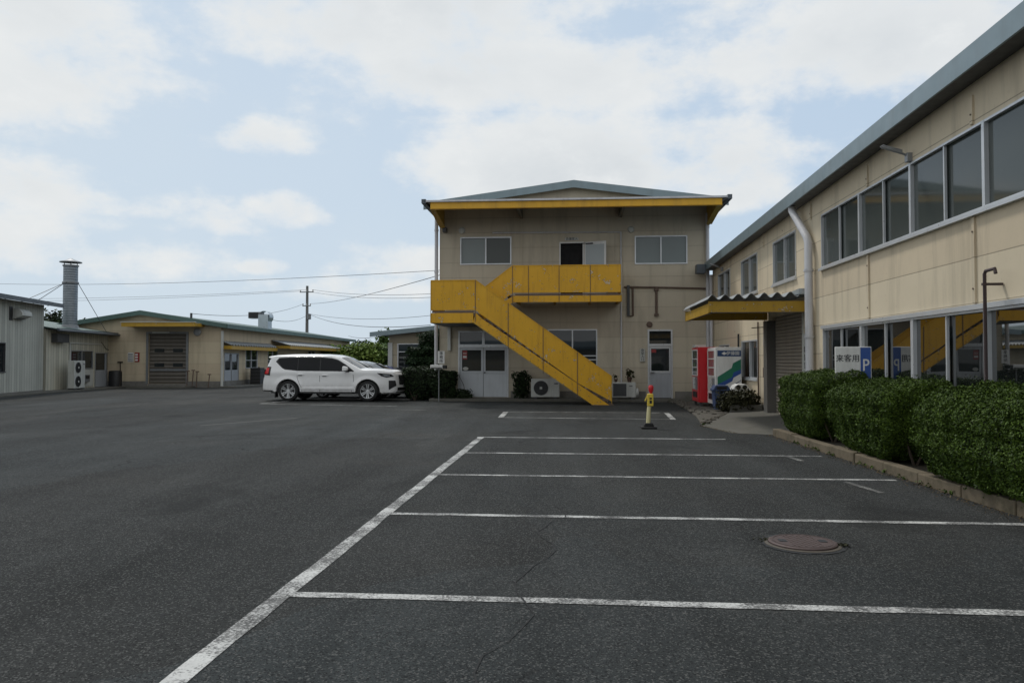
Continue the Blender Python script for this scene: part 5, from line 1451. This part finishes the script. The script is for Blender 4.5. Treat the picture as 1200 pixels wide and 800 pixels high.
# ------------------------------------------------------------------ low shed with the flue
s2 = thing('flue_shed', 'low cream shed with green roof, grey double door and a tall galvanised flue', 'building', (-26.4, 43.1, 0), R(7.5))
Q2 = Fxp(0); Lw = 7.75
w = MB(); sheet(w, Q2, -Lw, 0, 0, 3.05, [(-5.43, -3.09, 1.08, 2.06), (-2.9, -.24, .06, 1.98)], .1)
w.face([(0, 0, 0), (-6, 0, 0), (-6, 0, 4.0), (0, 0, 3.05)]); w.face([(0, -Lw, 0), (-6, -Lw, 0), (-6, -Lw, 4.0), (0, -Lw, 3.05)]); w.face([(-6, -Lw, 0), (-6, 0, 0), (-6, 0, 4.0), (-6, -Lw, 4.0)])
BL(w, 'wall', 'boards2', s2)
m = MB(); m.box(-.7, -.105, -5.5, -.2, .02, 2.2); BL(m, 'dark_interior', 'dark', s2)
m = MB(); m.prism([(.55, 3.03), (.55, 3.08), (-6.3, 4.15), (-6.3, 4.1)], 'y', -Lw-.1, .55); BL(m, 'roof', 'roof_green', s2)
m = MB(); m.box(.551, .59, -Lw-.1, .55, 2.98, 3.1); m.tube([(.64, -Lw-.1, 3.0), (.64, .6, 2.96)], .055, 8); m.tube([(.62, .55, 2.96), (.5, .5, 2.80), (.06, .08, 2.68)], .04, 8); BL(m, 'gutter', 'fascia_dark', s2)
winL(s2, Q2, -5.43, -3.09, 1.08, 2.06, 2, 'glass', 'alu_dark')
m = MB(); m.box(-.03, .02, -5.4, -3.1, .15, 1.06); BL(m, 'lower_panel', 'offwhite', s2)
m = MB()
for u in (-2.9, -1.60, -.30): m.box(-.08, .03, u, u+.06, .06, 1.98)
m.box(-.08, .03, -2.84, -.30, 1.92, 1.98); BL(m, 'door_frame', 'alu_dark', s2)
for u in (-2.84, -1.54):
    m = MB(); m.box(-.05, -.01, u, u+1.24, .08, 1.0); m.box(-.05, 0, u, u+.07, 1.0, 1.92); m.box(-.05, 0, u+1.17, u+1.24, 1.0, 1.92); d_ = BL(m, 'door', 'doorgrey', s2)
    m = MB(); m.box(-.04, -.03, u+.06, u+1.18, .99, 1.92); BL(m, 'pane', 'glass', d_)
m = MB(); m.box(0, .06, -5.62, -5.54, .1, 2.45); m.box(0, .06, -5.54, -2.2, 2.40, 2.46); BL(m, 'wall_pipe', 'offwhite', s2)
m = MB(); m.box(0, .32, -7.3, -6.2, 2.42, 2.86); BL(m, 'vent_box', 'darkgrey', s2, bevel=.02)
m = MB(); m.box(.0, .18, -4.3, -3.75, .38, .78); g_ = BL(m, 'meter_box', 'grey', s2, bevel=.02)
m = MB(); m.box(.181, .19, -4.22, -3.83, .56, .73); BL(m, 'meter_window', 'black', g_)
m = MB(); m.tube([(.03, -2.2, 2.55), (.05, -1.7, 2.2), (.05, -.8, 2.02), (.04, -.05, 2.15)], .015, 6); BL(m, 'cable', 'wire', s2)
# flue
fx, fy = -.8, -3.97
m = MB(); m.lathe([(.35, 3.1), (.35, 6.60)], (fx, fy, 0), 28); fl_ = BL(m, 'flue', 'spiral', s2, smooth=True)
m = MB(); m.lathe([(.385, 5.62), (.40, 5.65), (.40, 5.70), (.385, 5.73)], (fx, fy, 0), 28); m.lathe([(.385, 6.56), (.40, 6.60), (.385, 6.62)], (fx, fy, 0), 28); BL(m, 'flue_band', 'grey', fl_)
m = MB(); m.lathe([(.0, 6.75), (.54, 6.76), (.54, 6.80), (.25, 6.89), (.05, 6.99), (0, 6.99)], (fx, fy, 0), 28)
for q in range(6):
    th = q*math.pi/3; m.tube([(fx+.33*math.cos(th), fy+.33*math.sin(th), 6.55), (fx+.36*math.cos(th), fy+.36*math.sin(th), 6.77)], .015, 5)
BL(m, 'flue_cap', 'alu_dark', fl_, smooth=True)
m = MB(); m.lathe([(.55, 3.15), (.45, 3.28), (.385, 3.42)], (fx, fy, 0), 24); BL(m, 'roof_collar', 'grey', fl_)
for e in ((.45, -2.55, 3.10), (-.9, -8.2, 4.35), (-4.5, -2.8, 3.88)):
    m = MB(); d_ = Vector((e[0]-fx, e[1]-fy, 0)).normalized()*.38; m.tube([(fx+d_.x, fy+d_.y, 5.68), e], .016, 5); BL(m, 'guy_wire', 'darkgrey', fl_)

a = ac_unit('tall pale outdoor unit with two stacked fans beside the window of the low shed', 0, 1.08, 0, .10, 1.45, 'fan', R(97.5), 2)
a.location = (-24.95, 37.1, .07)
# odds and ends between low shed and ochre warehouse
m = MB(); m.lathe([(.32, 0), (.36, .05), (.36, .85), (.33, .95), (0, .97)], (0, 0, 0), 18); dr_ = tag(m.build('oil_drum', 'black', smooth=True), 'black drum standing in the gap between the low shed and the ochre warehouse', 'drum'); dr_.location = (-25.75, 41.75, 0)
m = MB(); m.tube([(-25.4, 41.6, 0), (-25.5, 41.78, 1.45)], .025, 6); m.box(-25.65, -25.35, 41.74, 41.79, 1.40, 1.48); tag(m.build('broom', 'bark'), 'broom leaning at the warehouse wall beside the black drum', 'broom')

# ================================================================== ochre warehouse
wh = thing('warehouse', 'ochre gabled warehouse with green roof edge, dark panel shutter and yellow awnings along its side', 'building', (-19.75, 42.1, 0), R(3.0))
# local: x to the right along the gable front, y away from the camera along the side wall
A = lambda u, z, d=0: (u, -d, z)            # gable front
Bs = Fxp(0)                                  # side wall facing +x
GX = -4.47; EZ = 3.47; RZ_ = 4.16; GL = -8.94; GH_ = 4.97
w = MB(); sheet(w, A, GL, 0, 0, EZ, [(-4.15, -1.99, .22, 3.05)], .16)
w.face([A(GL, EZ), A(0, EZ), A(GX, RZ_)])
sheet(w, Bs, 0, 31, 0, EZ, [(.44, 2.63, .1, 1.97), (3.74, 5.81, 1.05, 2.36), (7.73, 9.8, 1.05, 2.36), (17, 19, 1.0, 2.3)], .12)
w.face([(GL, 0, 0), (GL, 31, 0), (GL, 31, EZ), (GL, 0, EZ)]); w.face([(GL, 31, 0), (0, 31, 0), (0, 31, EZ), (GX, 31, RZ_), (GL, 31, EZ)])
BL(w, 'wall', 'wall_l', wh)
m = MB(); m.box(-4.2, -1.9, .165, .6, .0, 3.1); BL(m, 'dark_interior', 'dark', wh)
m = MB(); m.box(-1.0, -.125, .7, 19.5, .05, 2.42); BL(m, 'dark_interior', 'dark', wh)
m = MB()
for sx in (-1, 1): m.prism([(GX, RZ_+.16), (GX+sx*4.92, EZ+.075), (GX+sx*4.92, EZ+.02), (GX, RZ_+.105)], 'y', -.35, 31.4)
BL(m, 'roof', 'roof_green', wh)
m = MB()
for sx in (-1, 1): m.prism([(GX, RZ_+.20), (GX+sx*4.97, EZ+.11), (GX+sx*4.97, EZ-.13), (GX, RZ_-.06)], 'y', -.40, -.352)
m.box(.46, .51, -.40, 31.4, EZ-.13, EZ+.11); BL(m, 'fascia', 'fascia_green', wh)
m = MB(); m.box(0.01, .45, -.3, 31.3, EZ-.03, EZ+.0); BL(m, 'soffit', 'soffit', wh)
m = MB(); m.box(GL, -4.2, -.03, .05, 0, .36); m.box(-1.95, .03, -.03, .05, 0, .36); m.box(-.02, .03, .05, 31, 0, .36); BL(m, 'foundation', 'found', wh)
# panel shutter with small lights
m = MB(); m.box(-4.15, -1.99, .09, .13, .22, 3.05); sh = BL(m, 'panel_shutter', 'shutter_l', wh)
for u in (-3.85, -2.78):
    for z in (1.18, 2.0):
        m = MB(); m.box(u, u+.56, .075, .089, z, z+.20); BL(m, 'shutter_light', 'glass', sh)
m = MB(); m.box(-4.1, -2.04, .06, .088, .94, 1.06); m.box(-3.2, -3.0, .05, .0595, 1.02, 1.08); BL(m, 'shutter_rail', 'grey', sh)
m = MB(); m.box(-4.28, -4.155, -.05, .09, .2, 3.05); m.box(-1.985, -1.86, -.05, .09, .2, 3.05); m.box(-4.28, -1.86, -.05, .09, 3.052, 3.16); BL(m, 'shutter_frame', 'grey', wh)
m = MB(); m.box(-4.15, -1.99, -.03, .09, 0, .215); BL(m, 'threshold', 'found', wh)
m = MB(); m.box(-3.9, -2.95, -.12, -.051, 3.08, 3.15); BL(m, 'tube_lamp', 'offwhite', wh)
m = MB(); m.box(-5.05, -.95, -1.25, .0, 3.60, 3.63); aw = BL(m, 'front_awning', 'corr', wh)
m = MB(); m.box(-5.05, -.95, -1.29, -1.251, 3.40, 3.62); m.box(-5.05, -5.0, -1.25, 0, 3.42, 3.598); m.box(-1.0, -.95, -1.25, 0, 3.42, 3.598); BL(m, 'awning_beam', 'yellow_rust', aw)
m = MB(); m.box(-5.1, -.9, -1.32, -1.2, 3.632, 3.67); BL(m, 'awning_edge', 'offwhite', aw)
m = MB(); m.lathe([(.21, -.02), (.21, .10), (.15, .12), (.14, .08), (0, .08)], (0, 0, 0), 20, 'y'); m.v = [(x-1.34, y*-1, z+3.14) for x, y, z in m.v]; BL(m, 'alarm_bell', 'alu_dark', wh)
m = MB(); m.tube([(.10, -.10, 3.2), (.10, -.10, .0)], .075, 10); BL(m, 'downpipe', 'offwhite', wh, smooth=True)
m = MB(); m.tube([(-1.95, .5, 3.6), (-1.95, .5, 4.25)], .07, 8); BL(m, 'mast', 'darkgrey', wh, smooth=True)
# side door and windows
m = MB()
for u in (.44, 1.505, 2.57): m.box(-.08, .02, u, u+.06, .1, 1.97)
m.box(-.08, .02, .5, 2.57, 1.91, 1.97); BL(m, 'door_frame', 'alu_dark', wh)
for u in (.50, 1.565):
    m = MB(); m.box(-.06, -.01, u, u+1.0, .12, .98); m.box(-.06, 0, u, u+.07, .98, 1.91); m.box(-.06, 0, u+.93, u+1.0, .98, 1.91); d_ = BL(m, 'door', 'doorgrey', wh)
    m = MB(); m.box(-.05, -.04, u+.06, u+.94, .97, 1.91); BL(m, 'pane', 'glass', d_)
for h in ((3.74, 5.81, 1.05, 2.36), (7.73, 9.8, 1.05, 2.36), (17, 19, 1.0, 2.3)): winL(wh, Bs, *h, 2, rails=(1.55,))
# two corrugated side awnings
def awning(u0, u1, out, z0, z1, lam=.42):
    n = int((u1-u0)/lam*8); m = MB(); vs = []
    for dz in (0, -.012):
        for x, z in ((.02, z1), (out, z0)):
            for i in range(n+1):
                u = u0+(u1-u0)*i/n; vs.append((x, u, z+.05*math.sin((u-u0)*2*math.pi/lam)+dz))
    W_ = n+1
    m.add(vs, [(i, i+1, W_+i+1, W_+i) for i in range(n)]+[(2*W_+i, 2*W_+i+1, 3*W_+i+1, 3*W_+i) for i in range(n)]+[(W_+i, W_+i+1, 3*W_+i+1, 3*W_+i) for i in range(n)])
    o = BL(m, 'side_awning', 'corr', wh, smooth=True)
    m = MB(); m.box(out-.06, out-.02, u0, u1, z0-.26, z0-.05); m.box(.0, out-.061, u0, u0+.05, z0-.24, z0-.05); m.box(0, out-.061, u1-.05, u1, z0-.24, z0-.05)
    BL(m, 'awning_beam', 'yellow_rust', o)
    m = MB()
    for q in range(3): m.box(.02, out-.07, u0+.3+(u1-u0-.6)*q/2, u0+.36+(u1-u0-.6)*q/2, z0-.14, z0-.06)
    BL(m, 'awning_purlin', 'darkgrey', o)
awning(.18, 8.1, .55, 2.42, 2.62)
awning(8.4, 27.8, 1.3, 2.58, 2.90)
# roof fan: short duct with a cowl
ex = thing('exhaust_cowl', 'galvanised exhaust duct with a hooded outlet on the warehouse roof', 'vent', (-21.25, 52.0, 3.6))
m = MB(); m.box(-21.6, -20.9, 51.65, 52.35, 3.55, 4.72); m.build('duct', 'flash', ex)
m = MB(); m.lathe([(.42, -.35), (.42, .35)], (0, 0, 0), 24, 'y'); m.v = [(x-21.2, y+52.0, z+4.55) for x, y, z in m.v]; m.build('fan_housing', 'flash', ex, smooth=True)
m = MB(); m.box(-22.3, -21.45, 51.66, 52.34, 4.46, 4.90); ou = m.build('outlet', 'grey', ex)
m = MB(); m.box(-22.33, -22.301, 51.7, 52.3, 4.49, 4.87); m.box(-22.25, -21.6, 51.645, 51.658, 4.5, 4.86); m.build('outlet_mouth', 'black', ou)
# signs on the gable
def gable_sign(label, u0, u1, z0, z1, col, txt, tc, rows):
    c = ROOTM[wh.name] @ Vector(((u0+u1)/2, -.03, z0)); t = thing('wall_notice', label, 'sign', c, R(3.0))
    W_ = u1-u0; H_ = z1-z0
    m = MB(); m.box(-W_/2, W_/2, -.01, .015, 0, H_); BL(m, 'board', col, t)
    m = MB()
    for z, hh, k in rows:
        for q in range(k):
            x0 = -W_*.42+W_*.84*q/k; m.box(x0, x0+W_*.84/k*.72, -.014, -.0105, H_*z, H_*(z+hh))
    BL(m, 'lettering', tc, t)
gable_sign('white notice board with grey rows of writing on the ochre gable wall', -5.32, -5.00, 1.45, 1.98, 'white', '', 'textgrey', [(.08, .13, 5), (.28, .13, 4), (.50, .13, 5), (.72, .16, 4)])
gable_sign('dark red notice board with pale blocks next to the white one on the gable', -4.92, -4.66, 1.45, 1.98, 'sticker_red', '', 'white', [(.12, .18, 1), (.42, .18, 1), (.70, .16, 1)])
# capped pipes at the wall foot
for i, (u, hgt) in enumerate(((-1.80, .90), (-1.50, .95), (-1.26, .88), (-.58, .72))):
    c = ROOTM[wh.name] @ Vector((u, -.32, 0)); t = thing('capped_pipe', ['rusty capped pipe nearest the shutter frame at the foot of the ochre gable', 'tallest rusty capped pipe at the foot of the ochre gable', 'slanting capped pipe third from the shutter at the foot of the ochre gable', 'short capped pipe standing alone towards the corner downpipe of the gable'][i], 'pipe', c, 0, 'capped pipes at the foot of the warehouse gable')
    m = MB(); m.tube([(0, 0, 0), (.04+.03*(i % 2), 0, hgt)], .028, 6); BL(m, 'pipe', 'rust', t)
    m = MB(); m.box(-.08+.05, .10+.05, -.04, .04, hgt, hgt+.06); BL(m, 'cap', 'rust', t)
# stored goods by the side door
def rack(label, x, y, w_, d_, h_, n):
    t = thing('storage_rack', label, 'rack', (x, y, .09), R(3))
    for q in range(n):
        m = MB(); z = h_*q/n; m.box(-w_/2, w_/2, -d_/2, d_/2, z+.12, z+.18); BL(m, 'shelf', 'darkgrey', t)
    m = MB()
    for sx in (-1, 1):
        for sy in (-1, 1): m.box(sx*w_/2-.03, sx*w_/2+.03, sy*d_/2-.03, sy*d_/2+.03, 0, h_)
    BL(m, 'posts', 'black', t)
    return t
rack('dark rack of stored frames below the first warehouse window', -19.2, 47.7, .7, 1.7, 1.05, 3)
for i, (x, y, w_, h_, z, lab) in enumerate(((-19.25, 46.0, .62, 1.0, .09, 'tall black crate stack next to the grey warehouse door'), (-19.2, 47.3, .5, .22, .70, 'small dark box on the front end of the rack'), (-19.2, 48.2, .5, .3, .70, 'larger dark box on the back end of the rack'), (-19.0, 49.4, .8, .85, .09, 'low dark crate behind the tail of the white car'))):
    t = thing('crate', lab, 'crate', (x, y, z), R(3))
    m = MB(); m.box(-w_/2, w_/2, -.38, .38, 0, h_); BL(m, 'box', 'black', t, bevel=.02)
    m = MB()
    for q in range(1, max(2, int(h_/.2))): m.box(-w_/2-.012, w_/2+.012, -.39, .39, q*.2-.02, q*.2+.01)
    BL(m, 'ribs', 'darkgrey', t)

# ================================================================== small building behind the hedge
m3 = thing('side_building', 'small grey-cream building with a blue-edged sloping roof, half hidden behind the office corner', 'building', (-8.7, 37, 0))
Fm = Fy(37)
w = MB(); sheet(w, Fm, -8.87, -3.5, 0, 2.75, [(-8.45, -5.6, .9, 2.36)], .12)
w.face([(-8.87, 37, 2.75), (-3.5, 37, 2.75), (-3.5, 37, 3.3)]); w.face([(-8.87, 37, 0), (-8.87, 47, 0), (-8.87, 47, 2.75), (-8.87, 37, 2.75)]); w.face([(-3.5, 37, 0), (-3.5, 47, 0), (-3.5, 47, 3.3), (-3.5, 37, 3.3)]); w.face([(-8.87, 47, 0), (-3.5, 47, 0), (-3.5, 47, 3.3), (-8.87, 47, 2.75)])
w.build('wall', 'wall_m', m3)
m = MB(); m.prism([(-9.66, 2.85), (-3.4, 3.46), (-3.4, 3.41), (-9.66, 2.80)], 'y', 36.45, 47.5); m.build('roof', 'roof_blue', m3)
m = MB(); m.prism([(-9.68, 2.89), (-3.4, 3.50), (-3.4, 3.28), (-9.68, 2.67)], 'y', 36.40, 36.448); m.build('fascia', 'fascia_blue', m3)
m = MB(); m.box(-8.5, -5.5, 37.125, 37.6, .85, 2.4); m.build('dark_interior', 'dark', m3)
m = MB(); m.box(-8.91, -8.69, 36.94, 36.998, 0, 2.4); m.build('corner_post', 'offwhite', m3)
window(m3, Fm, -8.45, -5.6, .9, 2.36, 2, 'glass', 'alu', rails=(1.95,))

# ================================================================== utility pole and wires
up_ = thing('utility_pole', 'concrete utility pole with insulators rising behind the warehouse', 'pole', (-28.08, 80, 0))
m = MB(); m.tube([(-28.08, 80, 0), (-28.08, 80, 9.52)], [.20, .13], 12); m.build('pole', 'pole', up_, smooth=True)
for z, hw in ((8.85, .75), (7.38, .45)):
    m = MB(); m.box(-28.08-hw, -28.08+hw, 79.8, 79.88, z-.05, z+.05); ca = m.build('cross_arm', 'grey', up_)
    for x in (-hw*.9, 0, hw*.9):
        m = MB(); m.lathe([(.03, z+.05), (.07, z+.09), (.05, z+.16), (.07, z+.22), (0, z+.26)], (-28.08+x, 79.84, 0), 10); m.build('insulator', 'offwhite', ca)
m = MB(); m.lathe([(.0, 5.9), (.22, 5.95), (.22, 6.5), (0, 6.55)], (-27.8, 79.8, 0), 12); m.build('cable_box', 'grey', up_)
def wire(label, pts, sag, r=.015):
    m = MB(); out = []
    for a, b in zip(pts, pts[1:]):
        a, b = Vector(a), Vector(b)
        for i in range(17):
            t = i/16
            if i == 0 and out: continue
            p = a.lerp(b, t); p.z -= sag*4*t*(1-t); out.append(p)
    m.tube(out, r, 5); o = m.build('power_line', 'wire'); tag(o, label, 'wire', 'overhead wires')
wire('topmost overhead wire, passing high behind the flue without touching the pole', [(-66.4, 79.5, 10.1), (-4.6, 42.7, 6.75)], .5)
wire('upper one of the two wires leaving the pole top to the left', [(-28.08, 79.84, 9.1), (-86, 87.5, 9.35)], .55)
wire('lower one of the two wires leaving the pole top to the left', [(-28.7, 79.84, 8.95), (-86, 87, 8.9)], .55)
wire('upper wire from the pole top to the right towards the office', [(-27.45, 79.84, 9.1), (-4.6, 45.1, 5.75)], .45)
wire('lower wire from the pole top to the right towards the office', [(-28.0, 79.84, 8.95), (-4.8, 45.1, 5.5)], .5)
wire('steep wire rising from the pole to the near left corner of the office', [(-27.7, 79.84, 7.6), (-5.15, 30.0, 4.9)], .25)
wire('wire from the mast on the warehouse roof to the pole', [(-21.7, 42.55, 4.22), (-28.4, 79.84, 7.6)], .55)
wire('wire from the exhaust duct up to the lower pole arm', [(-21.3, 51.7, 4.55), (-27.9, 79.8, 6.45)], .5)
wire('wire from the pole box down to the small building roof', [(-27.7, 79.8, 6.45), (-7.0, 38, 3.3)], .55, .018)
wire('wire from the pole box to the back of the office', [(-27.7, 79.8, 6.5), (-4.9, 45.15, 4.65)], .6)
wire('low slack wire from the warehouse end to the small building', [(-21.2, 72, 3.9), (-9.0, 39, 2.98)], .25)

# ================================================================== trees
def tree(name, label, x, y, h, rx, n, size, mat, seed, trunk=.3, lobes=7, group='trees beyond the yard', low=.25):
    t = thing(name, label, 'tree', (x, y, 0), 0, group)
    rs = random.Random(seed); P_, N_ = [], []
    m = MB(); m.tube([(x, y, 0), (x+.1, y, h*.35), (x+rs.uniform(-.3, .3), y, h*.8)], [trunk*.5, trunk*.35, trunk*.1], 8)
    for q in range(lobes):
        th = rs.uniform(0, 6.28); rr = rx*rs.uniform(.2, .75); zc = h*rs.uniform(low+.12, .84)
        c = (x+rr*math.cos(th), y+rr*math.sin(th), zc); r = rx*rs.uniform(.38, .60)
        m.tube([(x, y, h*.3), ((x+c[0])/2, (y+c[1])/2, (h*.3+zc)/2+.1), c], [trunk*.22, trunk*.14, .02], 5)
        p, nn = blob(c, (r, r, r*.8*min(1, h/(2.2*rx))+.1), n//lobes, .45, .75, rs.uniform(0, 9)); P_.append(p); N_.append(nn)
    m.build('trunk', 'bark', t)
    p = np.vstack(P_); p[:, 2] = np.clip(p[:, 2], .15, None); nn = np.vstack(N_); nn[:, 2] += .4
    leaf_mesh('crown', p, nn, size, mat, t)
far = [(-19.9, 64, 2.9, 1.5, 'leaf_far'), (-18.3, 63, 2.7, 1.4, 'leaf_far'), (-16.8, 63, 2.9, 1.4, 'leaf_far'), (-15.4, 64, 3.5, 1.5, 'leaf_far2'), (-19.6, 72, 3.3, 1.9, 'leaf_far2'), (-17.6, 73, 3.6, 1.8, 'leaf_far2'), (-15.9, 69, 4.5, 1.6, 'leaf_far2')]
lab = ['bright leafy tree at the far left of the row beyond the parked cars', 'low bright bushy tree second from the left in the row beyond the cars', 'bright bushy tree in the middle of the row beyond the cars', 'darker tree beside the eaves of the small building', 'darker tree rising behind the left end of the bright row', 'taller dark tree rising behind the middle of the bright row', 'tallest dark tree half hidden by the small building']
for i, (x, y, h, r, mt) in enumerate(far): tree('leafy_tree', lab[i], x, y, h, r, 3600, .15, mt, 20+i, .25, 9, low=.1)
tree('dark_tree', 'dark treetop behind the flue shed, left of the flue', -41.2, 58.0, 5.8, 1.6, 2600, .13, 'leaf_dark', 51, .3, 7)
tree('dark_tree', 'dark treetop showing just right of the flue', -38.6, 57.5, 5.7, 1.2, 2000, .13, 'leaf_dark', 53, .3, 7)
# cloud-pruned pine by the small building
nt = thing('pruned_pine', 'dark cloud-pruned pine with flat pads before the small building', 'tree', (-6.2, 33.6, 0))
m = MB(); m.tube([(-6.4, 33.6, 0), (-6.5, 33.6, .9), (-6.25, 33.6, 1.6), (-6.4, 33.6, 2.2), (-6.1, 33.6, 2.6)], [.11, .09, .075, .05, .03], 8)
pads = [((-5.85, 33.5, 2.62), (.85, .7, .27)), ((-6.75, 33.4, 1.9), (.5, .5, .22)), ((-5.9, 33.3, 2.0), (.75, .5, .26)), ((-6.75, 33.3, 1.5), (.55, .5, .24)), ((-5.95, 33.2, 1.5), (.75, .5, .30)), ((-6.15, 33.7, 2.3), (.6, .5, .25)), ((-6.3, 33.0, 1.15), (.75, .45, .24))]
P_, N_ = [], []
for i, (c, r) in enumerate(pads):
    p, nn = blob(c, r, 3000, .3, .9, i); P_.append(p); N_.append(nn); m.tube([(-6.15, 33.6, c[2]-.25), c], [.04, .015], 5)
m.build('trunk', 'bark', nt); nn = np.vstack(N_); nn[:, 2] += .5
leaf_mesh('crown', np.vstack(P_), nn, .06, 'leaf_pine', nt, .35)
